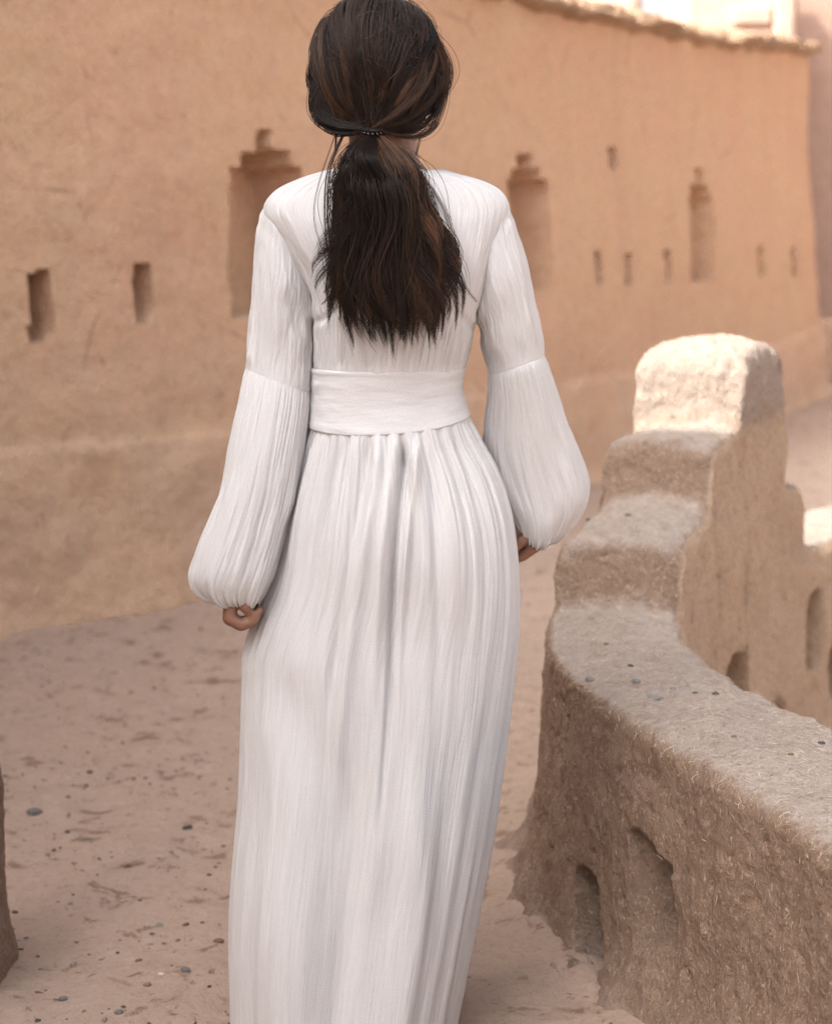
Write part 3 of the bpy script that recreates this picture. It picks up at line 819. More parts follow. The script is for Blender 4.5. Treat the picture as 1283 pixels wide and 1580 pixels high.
# ---- dress: lofted rings (left pixel, right pixel, depth of the centre, half depth)
def loft(ctrl, nrow, ncol, expo=2.2, disp=None, sub=None, th0=0.0):
    C = np.array(ctrl, float)
    d = np.r_[0, np.cumsum(np.hypot(np.diff((C[:, 0] + C[:, 2]) / 2), np.diff((C[:, 1] + C[:, 3]) / 2)) + 1e-3)]
    # even spacing along the length
    tt = np.linspace(0, len(C) - 1, 4000); pts = crom(C, tt)
    ll = np.r_[0, np.cumsum(np.hypot(np.diff((pts[:, 0] + pts[:, 2]) / 2), np.diff((pts[:, 1] + pts[:, 3]) / 2)) + np.abs(np.diff(pts[:, 2] - pts[:, 0])) * 0.3)]
    t = np.interp(np.linspace(0, ll[-1], nrow), ll, tt)
    c = crom(C, t)
    Lp = W(c[:, 0], c[:, 1], c[:, 4]); Rp = W(c[:, 2], c[:, 3], c[:, 4])
    cen = (Lp + Rp) / 2; A = (Rp - Lp) / 2; b = c[:, 5]
    th = np.linspace(0, 2 * np.pi, ncol, endpoint=False) + th0
    cs, sn = np.cos(th), np.sin(th)
    cx = np.sign(cs) * np.abs(cs) ** (2 / expo); sx = np.sign(sn) * np.abs(sn) ** (2 / expo)
    V = cen[:, None] + A[:, None] * cx[None, :, None]
    V[..., 1] += b[:, None] * sx[None]
    if sub is not None: V[..., 2] -= sub(np.linspace(0, 1, nrow))[:, None] * np.maximum(0, -np.sin(th))[None] ** 1.6
    dv = np.gradient(V, axis=0); du = np.roll(V, -1, 1) - np.roll(V, 1, 1)
    N = np.cross(du, dv); N /= np.linalg.norm(N, axis=2)[..., None] + 1e-12
    out = np.sum(N * (V - cen[:, None]), 2)
    N *= np.sign(np.median(out))
    len_m = np.r_[0, np.cumsum(np.linalg.norm(np.diff(cen, axis=0), axis=1))]
    TH, LV = np.meshgrid(th, len_m)
    if disp is not None:
        V = V + N * disp(TH, LV / len_m[-1], V.reshape(-1, 3))[..., None]
    F = quads(nrow, ncol, True)
    # uv: metres round (at the loft's mean girth) and along
    girth = np.linalg.norm(np.diff(V[nrow // 2], axis=0), axis=1).sum()
    r = np.arange(nrow - 1)[:, None] + 0 * np.arange(ncol)[None]; cidx = np.arange(ncol)[None] + 0 * r
    uu = girth / ncol
    uv = np.stack([np.stack([cidx * uu, len_m[r]], -1), np.stack([(cidx + 1) * uu, len_m[r]], -1),
                   np.stack([(cidx + 1) * uu, len_m[r + 1]], -1), np.stack([cidx * uu, len_m[r + 1]], -1)], 2).reshape(-1, 4, 2)
    return V.reshape(-1, 3), F, uv

def cyl(TH, v, f, g, seed, octv=3):
    """noise wrapped round a tube: f around, g along"""
    p = np.stack([np.cos(TH).ravel() * f, np.sin(TH).ravel() * f, (v * g).ravel()], -1)
    return fbm(p, octv, seed).reshape(TH.shape)

BACK = -np.pi / 2
def gauss(x, s): return np.exp(-(x / s) ** 2)

def d_bodice(TH, v, P):
    pr = proj(P).reshape(TH.shape + (2,))
    low = sstep(0.55, 0.05, v) if False else 1 - sstep(0.05, 0.5, v)
    d = sstep(.075, .12, v) * low * 0.0044 * cyl(TH, v, 22, 2.2, 501) + 0.0020 * cyl(TH, v, 5, 4, 503)
    d += 0.0009 * cyl(TH, v, 30, 9, 505, 2)
    # drag folds from the armpits
    for ax, ay, dx, dy, a in ((478, 468, -0.55, -0.83, .006), (738, 488, 0.45, -0.89, .006), (482, 500, .8, -.6, .004), (733, 510, -.8, -.55, .004)):
        rx, ry = pr[..., 0] - ax, pr[..., 1] - ay
        al = rx * dx + ry * dy; ac = -rx * dy + ry * dx
        d -= a * gauss(ac - 4 * np.sin(al * .05), 7) * sstep(-10, 10, al) * (1 - sstep(50, 110, al)) * (np.sin(TH) < 0.2)
    return d
V, F, uv = loft([(482, 592, 712, 590, 0, .086), (484, 545, 721, 548, 0, .094), (482, 505, 732, 508, 0, .103), (478, 470, 741, 478, 0, .108), (463, 430, 757, 432, 0, .110),
                 (441, 390, 769, 390, 0, .108), (417, 350, 781, 350, 0, .100), (406, 328, 786, 325, 0, .091), (411, 308, 780, 306, 0, .083), (428, 292, 766, 291, 0, .076),
                 (455, 279, 742, 279, 0, .071), (480, 270, 710, 270, 0, .066), (503, 264, 690, 264, .002, .062), (511, 263, 681, 263, .002, .060), (514, 268, 677, 268, .002, .057), (514, 285, 677, 285, .002, .056)],
                260, 520, 2.35, d_bodice)
part('bodice', V, F[:, ::-1], M_CLOTH, person, uv=uv[:, ::-1])

def d_band(TH, v, P):
    d = 0.0026 + 0.0010 * cyl(TH, v, 1.3, 5, 511, 3) + 0.0006 * sstep(.8, 1, v) + 0.0005 * gauss(v - 0.06, .03)
    d += 0.0008 * np.sin(v * 24 + 1.3 * np.sin(TH * 2)) * (1 - sstep(0.25, 0.55, v)) * sstep(0.2, 0.8, np.abs(np.cos(TH)))
    return d - 0.003 * gauss(v, .012) - 0.003 * gauss(v - 1, .010)
V, F, uv = loft([(480, 566, 715, 563, 0, .088), (480, 580, 713, 578, 0, .088), (480, 600, 711, 597, 0, .088), (478, 625, 715, 615, 0, .091), (476, 656, 723, 641, 0, .1000)], 110, 420, 2.3, d_band, lambda v: 0.002 + 0.011 * v)
part('waistband', V, F[:, ::-1], M_BAND, person, uv=uv[:, ::-1])

SK = [(481, 642, 718, 628, 0, .092), (471, 690, 739, 678, 0, .108), (457, 738, 764, 726, 0, .120), (444, 790, 783, 785, 0, .130), (433, 850, 794, 850, 0, .137),
      (414, 905, 799, 910, 0, .142), (391, 955, 799, 958, 0, .146), (376, 1002, 796, 1005, 0, .150), (379, 1062, 789, 1062, 0, .153), (380, 1150, 776, 1150, 0, .158),
      (377, 1290, 755, 1290, 0, .168), (372, 1430, 729, 1430, 0, .180), (366, 1560, 703, 1560, 0, .192), (362, 1650, 690, 1650, 0, .200)]
def d_skirt(TH, v, P):
    pr = proj(P).reshape(TH.shape + (2,)); X, Y = pr[..., 0], pr[..., 1]
    back = np.sin(TH) < 0.25
    d = np.zeros_like(TH)
    gather = sstep(0.01, 0.06, v) * (1 - 0.65 * sstep(0.15, 0.6, v))
    c1 = cyl(TH, v, 9.5, 0.9, 521, 2)
    d += 0.0030 * gather * (1 - sstep(.2, .6, v)) * (1 - 2.2 * np.abs(c1)) * 0.5
    r2 = np.random.default_rng(99); th = -np.pi
    while th < np.pi:
        th += r2.uniform(0.10, 0.34)
        wob = th + 0.03 * np.sin(v * 4 + r2.uniform(0, 6))
        x = (np.mod(TH - wob + np.pi, 2 * np.pi) - np.pi)
        wdt = r2.uniform(0.016, 0.05); ln = r2.uniform(0.15, 0.60); am = r2.uniform(0.003, 0.008)
        env = sstep(0, 0.045, v) * (1 - 0.5 * sstep(0.05, .25, v)) * (1 - sstep(ln * .4, ln, v))
        d += am * env * (-gauss(x, wdt * (1 + 1.5 * v / ln)) + 0.75 * gauss(x - 2.1 * wdt, 1.5 * wdt * (1 + v / ln)))
    d += 0.0030 * (1 - sstep(0.05, 0.35, v)) * sstep(0, 0.04, v) * cyl(TH, v, 26, 3.5, 523, 2)
    d += 0.010 * sstep(0.15, 0.7, v) * cyl(TH, v, 3.4, 0.9, 525, 2) + 0.0012 * cyl(TH, v, 9, 5, 527, 3)
    # long folds read from the photograph: (x,y) down the cloth, depth, width in px
    folds = [([(626, 672), (617, 760), (607, 870), (603, 960), (601, 1060), (593, 1180), (583, 1300)], -.018, 5, .0, .62),
             ([(643, 672), (634, 760), (622, 870), (616, 960), (612, 1060), (608, 1150)], .014, 8, .0, .5),
             ([(637, 672), (628, 760), (618, 870), (613, 960), (611, 1060), (606, 1160)], -.010, 4, .0, .5),
             ([(610, 672), (600, 760), (588, 870), (583, 960), (575, 1080)], .012, 8, .0, .5),
             ([(585, 676), (574, 780), (556, 880), (543, 960), (530, 1080), (515, 1230), (500, 1380)], .013, 12, .0, .75),
             ([(567, 676), (556, 780), (538, 880), (522, 980), (508, 1090), (498, 1220)], -.011, 10, .0, .6),
             ([(530, 672), (510, 760), (492, 860), (476, 960), (470, 1080)], -.008, 9, .0, .5),
             ([(500, 668), (478, 760), (460, 850), (449, 930)], .007, 10, .0, .4),
             ([(664, 672), (668, 760), (672, 870), (676, 980), (668, 1120)], -.007, 9, .0, .45),
             ([(700, 660), (722, 740), (738, 840), (744, 940), (736, 1060)], -.007, 10, .0, .45),
             ([(398, 968), (428, 1040), (462, 1120), (500, 1210), (524, 1300)], -.008, 34, .25, .62),
             ([(392, 990), (408, 1080), (430, 1190), (470, 1330)], .010, 44, .3, .75),
             ([(630, 1150), (645, 1270), (652, 1400), (655, 1560)], .010, 34, .3, 1.0),
             ([(590, 1300), (580, 1440), (572, 1580)], -.009, 30, .4, 1.0),
             ([(700, 1100), (690, 1250), (676, 1400), (660, 1560)], -.008, 30, .3, 1.0)]
    for pts, amp, wd, v0, v1 in folds:
        p = np.array(pts, float)
        fx = np.interp(Y, p[:, 1], p[:, 0])
        y0, y1 = p[0, 1], p[-1, 1]
        env = (sstep(y0 - 6, y0 + 40, Y) if y0 < 700 else sstep(y0 - 20, y0 + (y1 - y0) * .45, Y)) * (1 - sstep(y0 + (y1 - y0) * .45, y1 + 60, Y))
        d += amp * gauss(X - fx, wd) * env * back
    # seat of the dress: soft roundness over the hips
    d += 0.016 * gauss(X - 545, 75) * gauss(Y - 850, 110) * back + 0.016 * gauss(X - 695, 75) * gauss(Y - 850, 110) * back
    d -= 0.010 * gauss(X - 615, 30) * gauss(Y - 960, 110) * back
    # calf pushes the cloth out low on the left, hollow beside it
    d += 0.030 * gauss(X - 430, 75) * gauss(Y - 1430, 200) * back
    d -= 0.022 * gauss(X - 520, 40) * sstep(1100, 1300, Y) * back
    return d
V, F, uv = loft(SK, 430, 900, 2.25, d_skirt)
part('skirt', V, F[:, ::-1], M_CLOTH, person, uv=uv[:, ::-1])

def d_sleeve_up(seed):
    def f(TH, v, P):
        d = 0.0030 * cyl(TH, v, 3.5, 2.2, seed) + 0.0010 * cyl(TH, v, 9, 4, seed + 3) + 0.0007 * cyl(TH, v, 24, 8, seed + 5, 2) + 0.004 * cyl(TH, v, 1.6, 3.5, seed + 9, 2) * sstep(.1, .4, v)
        pr = 0.0004 * gauss(v - 0.985, .014)
        wr = 0.0045 * np.sin(v * 46 + 3 * cyl(TH, v, 1.2, 2, seed + 7)) * gauss(v - .28, .14) * sstep(0.1, .9, np.abs(np.cos(TH)))
        return (d + wr * 0.15) * sstep(0.03, .3, v) * (1 - .9 * sstep(.90, 1, v)) + pr
    return f
def d_sleeve_low(seed):
    def f(TH, v, P):
        g = sstep(0, .05, v) * (1 - 0.5 * sstep(.1, .5, v))
        c = cyl(TH, v, 7.5, 1.1, seed, 2)
        d = 0.0036 * g * (1 - 2.4 * np.abs(c)) * .5 + 0.0040 * sstep(.1, .6, v) * cyl(TH, v, 4.5, 1.8, seed + 3, 3) + 0.007 * sstep(.15, .5, v) * cyl(TH, v, 1.5, 2.6, seed + 13, 2)
        d += 0.0005 * cyl(TH, v, 18, 7, seed + 5, 2)
        end = sstep(.82, .95, v)
        d += end * 0.006 * cyl(TH, v, 12, 2, seed + 7, 2)
        return d
    return f
ULEFT = [(432, 312, 455, 345, 0, .022), (410, 318, 470, 400, 0, .046), (401, 340, 485, 455, 0, .056), (396, 378, 488, 488, -.003, .060), (392, 430, 483, 505, -.006, .058), (387, 490, 484, 538, -.012, .055), (382, 535, 482, 572, -.016, .052), (379, 567, 479, 603, -.02, .050)]
LLEFT = [(380, 564, 478, 600, -.02, .049), (377, 574, 478, 610, -.021, .053), (369, 615, 475, 645, -.03, .057), (356, 672, 467, 702, -.04, .061), (341, 740, 456, 770, -.05, .064), (323, 800, 443, 825, -.056, .066),
         (304, 850, 430, 866, -.06, .067), (293, 882, 420, 893, -.062, .064), (297, 905, 410, 911, -.062, .056), (314, 921, 400, 924, -.062, .045), (336, 929, 391, 928, -.062, .031), (343, 927, 385, 925, -.062, .026), (345, 912, 383, 911, -.062, .024)]
URIGHT = [(734, 345, 758, 308, 0, .022), (720, 400, 781, 314, 0, .046), (727, 458, 791, 336, 0, .056), (731, 492, 804, 380, .003, .060), (738, 510, 818, 430, .008, .058), (744, 540, 831, 490, .014, .054), (750, 562, 837, 528, .018, .051), (753, 578, 839, 549, .02, .049)]
LRIGHT = [(753, 575, 839, 546, .02, .048), (753, 585, 843, 558, .021, .052), (752, 615, 856, 596, .03, .056), (746, 660, 874, 650, .045, .060), (746, 705, 890, 698, .058, .063), (757, 755, 906, 745, .068, .064),
          (774, 795, 905, 778, .074, .062), (788, 818, 889, 808, .076, .054), (797, 831, 868, 832, .076, .042), (803, 834, 852, 836, .076, .031), (808, 828, 848, 830, .076, .027), (810, 815, 846, 816, .076, .024)]
for up, low, sd0 in ((ULEFT, LLEFT, 541), (URIGHT, LRIGHT, 571)):
    V, F, uv = loft(up, 170, 240, 2.1, d_sleeve_up(sd0))
    s_ = part('sleeve', V, F[:, ::-1], M_CLOTH, person, uv=uv[:, ::-1])
    V, F, uv = loft(low, 230, 320, 2.1, d_sleeve_low(sd0 + 11))
    part('lower_sleeve', V, F[:, ::-1], M_CLOTH, s_, uv=uv[:, ::-1])

# ---- body: tapered limbs fused into one skin by a voxel remesh
def capsule(a, b, ra, rb, n=18, m=7, flat=None):
    a, b = np.asarray(a, float), np.asarray(b, float)
    t = b - a; L = np.linalg.norm(t) + 1e-9; t = t / L
    ref = np.array([0, 1.0, 0]) if abs(t[1]) < 0.9 else np.array([1.0, 0, 0])
    x = np.cross(ref, t); x /= np.linalg.norm(x); y = np.cross(t, x)
    rings = []
    for k in range(m): an = -math.pi / 2 + (k + 0.02) / m * math.pi / 2; rings.append((a + t * ra * math.sin(an), ra * math.cos(an)))
    for k in range(m + 1): an = k / m * math.pi / 2 * 0.995; rings.append((b + t * rb * math.sin(an), rb * math.cos(an)))
    ph = np.linspace(0, 2 * np.pi, n, endpoint=False)
    V = np.concatenate([c[None] + r * (np.cos(ph)[:, None] * x + np.sin(ph)[:, None] * y * (flat or 1)) for c, r in rings])
    F = quads(len(rings), n, True)
    V = np.concatenate([V, [a - t * ra], [b + t * rb]])
    last = (len(rings) - 1) * n
    j = np.arange(n); j2 = (j + 1) % n
    cap1 = np.stack([0 * j + len(V) - 2, j2, j, j], -1)[:, :3]; cap2 = np.stack([0 * j + len(V) - 1, last + j, last + j2], -1)
    return V, F, np.concatenate([cap1, cap2])

def ball(c, r):
    import bmesh
    bm = bmesh.new(); bmesh.ops.create_uvsphere(bm, u_segments=28, v_segments=18, radius=1.0)
    V = np.array([v.co[:] for v in bm.verts]) * np.asarray(r) + np.asarray(c)
    q4 = [[v.index for v in f.verts] for f in bm.faces if len(f.verts) == 4]; t3 = [[v.index for v in f.verts] for f in bm.faces if len(f.verts) == 3]
    bm.free()
    return V, np.array(q4), np.array(t3)

prims = []
def limb(pts, radii, flat=None):
    for a, b, ra, rb in zip(pts[:-1], pts[1:], radii[:-1], radii[1:]): prims.append(capsule(a, b, ra, rb, flat=flat))
HC = W(583, 102, 0.02)                                            # middle of the skull
prims.append(ball(HC, (0.078, 0.094, 0.100)))
prims.append(ball(HC + np.array([0.0, 0.045, -0.062]), (0.056, 0.055, 0.058)))     # face and jaw
prims.append(ball(HC + np.array([0.0, 0.086, -0.102]), (0.022, 0.018, 0.018)))     # chin
prims.append(capsule(HC + np.array([0, 0.092, -0.012]), HC + np.array([0, 0.112, -0.045]), 0.008, 0.012))   # nose
prims.append(capsule(HC + np.array([-0.018, 0.094, -0.075]), HC + np.array([0.018, 0.094, -0.075]), 0.007, 0.007))   # lips
prims.append(capsule(HC + np.array([-0.045, 0.078, 0.012]), HC + np.array([0.045, 0.078, 0.012]), 0.014, 0.014))     # brow
for sx in (-1, 1):
    prims.append(ball(HC + np.array([sx * 0.080, 0.0, -0.035]), (0.009, 0.020, 0.032)))  # ears
    prims.append(ball(HC + np.array([sx * 0.040, 0.068, -0.045]), (0.024, 0.026, 0.022)))  # cheeks
limb([W(588, 150, 0.03), W(592, 235, 0.012), W(594, 300, 0.0)], [0.056, 0.052, 0.062])
limb([W(592, 268, 0.0), W(510, 312, 0.0), W(455, 352, 0.0)], [0.046, 0.030, 0.034])
limb([W(592, 268, 0.0), W(680, 312, 0.0), W(735, 350, 0.0)], [0.046, 0.030, 0.034])
for dx in (-62, 0, 62):
    limb([W(600 + dx, 330, 0), W(600 + dx * .95, 450, .01), W(598 + dx * .75, 600, 0), W(608 + dx * 1.0, 760, 0), W(608 + dx, 850, 0)], [0.066, 0.074, 0.064, 0.082, 0.085])
# legs, mid-stride
LKN, RKN = W(500, 1170, -0.03), W(640, 1170, 0.05)
LAN, RAN = np.array([-0.175, D0 - 0.09, 0.09]), np.array([0.02, D0 + 0.12, 0.08])
limb([W(540, 850, 0), LKN, LAN], [0.083, 0.055, 0.036])
limb([W(676, 850, 0), RKN, RAN], [0.083, 0.055, 0.036])
for an in (LAN, RAN):
    limb([an + np.array([0, -0.02, -0.045]), an + np.array([0, 0.11, -0.058]), an + np.array([0, 0.165, -0.062])], [0.036, 0.030, 0.018])
# arms
LW = W(362, 905, -0.062); RW = W(828, 806, 0.076)
limb([W(455, 352, 0), W(432, 575, -0.02), LW], [0.034, 0.034, 0.0225])
limb([W(735, 350, 0), W(795, 560, 0.02), RW], [0.034, 0.034, 0.0225])
# left hand: back of the hand down, fingers curling to the right and up round a pinch of skirt
for k, dy in enumerate((-0.088, -0.070, -0.052, -0.036)):
    lo = (0, 2, 1, -3)[k]
    kn = W(353, 953 + lo, dy)
    limb([W(360, 912, -0.062 + (dy + 0.062) * .6), kn], [0.0135, 0.0105])
    limb([kn, W(372, 964 + lo, dy - 0.002), W(391 - k, 958 + lo - k, dy), W(401 - 2 * k, 941 + lo - k, dy + 0.002)], [0.0100, 0.0090, 0.0082, 0.0062])
limb([W(364, 922, -0.085), W(378, 936, -0.094), W(386, 948, -0.090)], [0.0125, 0.0095, 0.0065])
# right hand: fingers pointing in towards the hip
for k in range(4):
    dy = 0.055 + 0.016 * k
    kn = W(822 + 3 * k, 845 - 2 * k, dy)
    limb([W(828, 815, 0.076 + (dy - 0.078) * .5), kn], [0.0135, 0.0108])
    limb([kn, W(806 + 3 * k, 858 - 5 * k, dy), W(790 + 3 * k, 864 - 7 * k, dy), W(776 + 2 * k, 862 - 7 * k, dy + .004)], [0.0102, 0.0092, 0.0084, 0.0064])
limb([W(818, 822, 0.05), W(803, 836, 0.040), W(792, 848, 0.038)], [0.0125, 0.0095, 0.007])

vv, ff, base = [], [], 0
for Vp, Q, T in prims:
    vv.append(Vp); ff += [tuple(f) for f in (Q + base).tolist()] + [tuple(f) for f in (T + base).tolist()]; base += len(Vp)
me = bpy.data.meshes.new('body_raw'); me.from_pydata(np.concatenate(vv).tolist(), [], ff); me.update()
raw = bpy.data.objects.new('body_raw', me); COL.objects.link(raw)
md = raw.modifiers.new('remesh', 'REMESH'); md.mode = 'VOXEL'; md.voxel_size = 0.0034
md = raw.modifiers.new('smooth', 'SMOOTH'); md.factor = 0.5; md.iterations = 4
dg = bpy.context.evaluated_depsgraph_get()
bme = bpy.data.meshes.new_from_object(raw.evaluated_get(dg)); bme.name = 'body'
bpy.data.objects.remove(raw)
n = len(bme.vertices); co = np.empty(n * 3, np.float32); bme.vertices.foreach_get('co', co)
co = co.reshape(-1, 3) - np.array(person.location, np.float32)
bme.vertices.foreach_set('co', co.ravel().astype(np.float32))
bme.polygons.foreach_set('use_smooth', np.full(len(bme.polygons), True))
bme.materials.clear(); bme.materials.append(M_SKIN); bme.update()
body = bpy.data.objects.new('body', bme); COL.objects.link(body); body.parent = person
M_EYE = simple('eye', (0.7, 0.68, 0.65), 0.2, 0.5); M_SHOE = simple('sandal_leather', (0.16, 0.09, 0.05), 0.6, 0.4)
for sx in (-1, 1):
    Vb, Qb, Tb = ball(HC + np.array([sx * 0.030, 0.083, -0.018]), 0.0115)
    part('eye', Vb, Qb, M_EYE, body)
M_GOLD = simple('gold', (0.75, 0.55, 0.25), 0.25, 0.6)
Vb, Qb, Tb = ball(W(655, 162, -0.012), 0.0042)
part('earring', Vb, Qb, M_GOLD, body)

# ---- hair
def tubes(name, S_, rad, tint, parent, sides=3, mat=None):
    """S_ (strands, points, 3) with radii (strands, points)"""
    ns, npt, _ = S_.shape
    T = np.gradient(S_, axis=1); T /= np.linalg.norm(T, axis=2)[..., None] + 1e-12
    ref = np.array([0.31, -0.87, 0.38])
    X = np.cross(T, ref); X /= np.linalg.norm(X, axis=2)[..., None] + 1e-9
    Y = np.cross(T, X)
    a = np.arange(sides) / sides * 2 * np.pi
    V = S_[:, :, None] + rad[:, :, None, None] * (np.cos(a)[None, None, :, None] * X[:, :, None] + np.sin(a)[None, None, :, None] * Y[:, :, None])
    q0 = quads(npt, sides, True)
    F = (np.arange(ns)[:, None, None] * npt * sides + q0[None]).reshape(-1, 4)
    tv = np.broadcast_to(tint[:, :, None], (ns, npt, sides)).ravel()
    return part(name, V.reshape(-1, 3), F, mat or M_HAIR, parent, attrs={'tint': tv})

TIE = W(574, 196, -0.075)
HCh = W(583, 104, 0.012)
RX, RY, RZ = 0.0955, 0.108, 0.107
def ell(u): return HCh + u * np.array([RX, RY, RZ])
tu = (TIE - HCh) / np.array([RX, RY, RZ]); tlen = np.linalg.norm(tu); tu /= tlen

# cap that fills the hair mass underneath
Vb, Qb, Tb = ball((0, 0, 0), 1.0)
import bmesh
bm = bmesh.new(); bmesh.ops.create_icosphere(bm, subdivisions=5, radius=1.0)
VB_ = np.array([v.co[:] for v in bm.verts]); FB_ = np.array([[v.index for v in f.verts] for f in bm.faces]); bm.free()
keep = ~((VB_[:, 1] > 0.35) & (VB_[:, 2] < 0.45)) & ~((VB_[:, 2] < -0.55) & (VB_[:, 1] > -0.55))
keep &= ~((VB_[:, 0] > 0.38) & (VB_[:, 2] < -0.50))
FBk = FB_[keep[FB_].all(1)]
VBh = ell(VB_ * 0.955)
hair = part('hair', *compact(VBh, FBk), M_HAIRBASE, person)

def head_strands(nclump, per, npt=24):
    out, rad, tin = [], [], []
    t = np.linspace(0, 1, npt)
    for c in range(nclump):
        while True:
            r = rng.normal(size=3); r /= np.linalg.norm(r)
            if r[1] > 0.55 or r[2] < -0.35: continue
            if r[1] > 0.25 and r[2] < 0.35: continue
            if r @ tu > 0.80: continue
            break
        lift = rng.normal(0.012, 0.046)
        sag = rng.uniform(0.006, 0.030) * sstep(0.35, 0.9, abs(r[0])) * (1.25 if r[0] < 0 else 0.9)
        ct = rng.choice([0.05, 0.22, 0.42, 0.62, 0.84], p=[.28, .30, .26, .13, .03]) + 0.14 * (r[0] > 0.45)
        wob = rng.normal(0, 0.10, 3); ph = rng.uniform(0, 6.28); fr = rng.uniform(3, 6.5)
        spread = rng.uniform(0.018, 0.055)
        for k in range(per):
            loose = rng.uniform() < 0.12
            rr = r + rng.normal(0, spread * (3 if loose else 1), 3); rr /= np.linalg.norm(rr)
            om = math.acos(np.clip(rr @ tu, -0.98, 1)); so = math.sin(om)
            u = (np.sin((1 - t) * om)[:, None] * rr + np.sin(t * om)[:, None] * tu) / so
            w = np.sin(np.pi * t)
            u = u + (w * np.sin(t * fr + ph + rng.normal(0, .15)))[:, None] * wob
            sc = 1 + (lift + rng.normal(0, 0.007)) * w ** 0.8
            u = u / np.linalg.norm(u, axis=1)[:, None]
            P = HCh + u * np.array([RX, RY, RZ]) * sc[:, None]
            P[:, 2] -= sag * np.sin(np.pi * np.clip((t - 0.2) / .8, 0, 1)) ** 1.3
            k2 = sstep(0.72, 1.0, t)[:, None]
            jit = rng.normal(0, 0.006, 3); jit[1] = -abs(jit[1]) * .8
            P = P * (1 - k2) + (TIE + jit + (P - P[-1]) * 0.6) * k2
            out.append(P); rad.append(np.full(npt, rng.uniform(0.00028, 0.0006)))
            tin.append(np.clip(ct + rng.normal(0, .09) + 0.08 * np.sin(np.pi * t), 0, 1))
    return np.array(out), np.array(rad), np.array(tin)
def unruly(n):
    out, rad, tin = [], [], []
    t = np.linspace(0, 1, 24)
    for k in range(n):
        while True:
            r = rng.normal(size=3); r /= np.linalg.norm(r)
            if r[1] < 0.3 and r[2] > -0.2: break
        tgt = r + rng.normal(0, .55, 3) + np.array([0, -.2, -.45]); tgt /= np.linalg.norm(tgt)
        u = r[None] * (1 - t[:, None]) + tgt[None] * t[:, None]; u /= np.linalg.norm(u, axis=1)[:, None]
        sc = 1.02 + rng.uniform(0.0, 0.06) * np.sin(np.pi * t) + rng.uniform(0, .03)
        P = HCh + u * np.array([RX, RY, RZ]) * sc[:, None] + 0.003 * np.sin(t[:, None] * rng.uniform(4, 14, 3) + rng.uniform(0, 6, 3))
        out.append(P); rad.append(np.full(24, rng.uniform(.00014, .0003))); tin.append(np.full(24, rng.uniform(.3, 1)))
    return np.array(out), np.array(rad), np.array(tin)
tubes('flyaway_hair', *unruly(260), hair)
Sx, Rx, Tx = head_strands(210, 34)
tubes('hair_strands', Sx, Rx, Tx, hair)

def pony(nclump, per, npt=34):
    out, rad, tin = [], [], []
    t = np.linspace(0, 1, npt)
    for c in range(nclump):
        f = rng.uniform(-1, 1)
        xe = 608 + f * (92 if f > 0 else 92)
        ye = 514 - 56 * abs(f) ** 1.7 + rng.normal(0, 20)
        if rng.uniform() < 0.28: ye -= rng.uniform(15, 120)
        layer = rng.uniform(0.0, 1.0)
        pw = 2.5 if f > 0 else 3.7
        amp = rng.uniform(4, 18); ph = rng.uniform(0, 6.28); fr = rng.uniform(5, 12)
        curl = rng.normal(0, 17)
        ct = rng.choice([0.03, 0.18, 0.36, 0.56, 0.80], p=[.32, .32, .22, .11, .03]) + (0.12 if f > 0.5 else 0)
        spr = rng.uniform(2.0, 6.0); thin = rng.uniform(.6, 1.0)
        for k in range(per):
            loose = rng.uniform() < 0.15
            off = rng.normal(0, 1, 2) * (2.2 if loose else 1)
            Y = 196 + (ye + rng.normal(0, 8) - 196) * t
            X = 574 + (xe - 574) * (1 - (1 - t) ** pw) * (0.90 + 0.10 * t) + amp * np.sin(fr * t + ph + off[1] * .12) * t ** .9 + curl * sstep(.62, 1, t) ** 1.5 + 12 * t ** .8 * np.sin(10 * t + xe * .025 + 1.0)
            prof_ = (0.3 + 1.0 * np.sin(np.pi * np.clip(t * .8 + .1, 0, 1))) * (1 - thin * sstep(.75, 1, t))
            X = X + off[0] * spr * prof_ * sstep(0, .25, t) + rng.normal(0, 3) * (1 - t)
            lay = sstep(0, .3, t) * (layer * 0.044 + 0.0028 * off[1] + .004 * np.sin(fr * .8 * t + ph * 2))
            dd = -(0.078 + sstep(0.0, .35, t) * (0.030 + 0.008 * t) + lay * math.sqrt(max(0.08, 1 - f * f)) * (1 - .45 * t))
            out.append(W(X, Y, dd)); r0 = rng.uniform(0.00028, 0.0006)
            rad.append(r0 * (1 - 0.8 * sstep(.75, 1, t)))
            tin.append(np.clip(ct + rng.normal(0, .08) + 0.34 * sstep(.5, 1, t) * (1 if f > .25 else .4), 0, 1))
    return np.array(out), np.array(rad), np.array(tin)
Sp, Rp_, Tp = pony(120, 52)
tubes('ponytail', Sp, Rp_, Tp, hair)

def lock(ctrl, n, spread, t0, name='loose_lock', npt=40, r=(0.00022, 0.00045)):
    c = np.array(ctrl, float); P = crom(c, np.linspace(0, len(c) - 1, npt))
    t = np.linspace(0, 1, npt); out, rad, tin = [], [], []
    for k in range(n):
        o = rng.normal(0, 1, 2) * spread; ph = rng.uniform(0, 6.28)
        e_ = 0.35 + 0.65 * np.sin(np.pi * np.clip(t, 0.02, .98))
        X = P[:, 0] + o[0] * e_ + 0.4 * spread * np.sin(6 * t + ph) * t; Y = P[:, 1] + o[1] * e_ * .6
        out.append(W(X, Y, P[:, 2] + rng.normal(0, .002))); rad.append(np.full(npt, rng.uniform(*r)) * (1 - .6 * sstep(.7, 1, t)))
        tin.append(np.clip(t0 + rng.normal(0, .12) + 0 * t, 0, 1))
    tubes(name, np.array(out), np.array(rad), np.array(tin), hair)
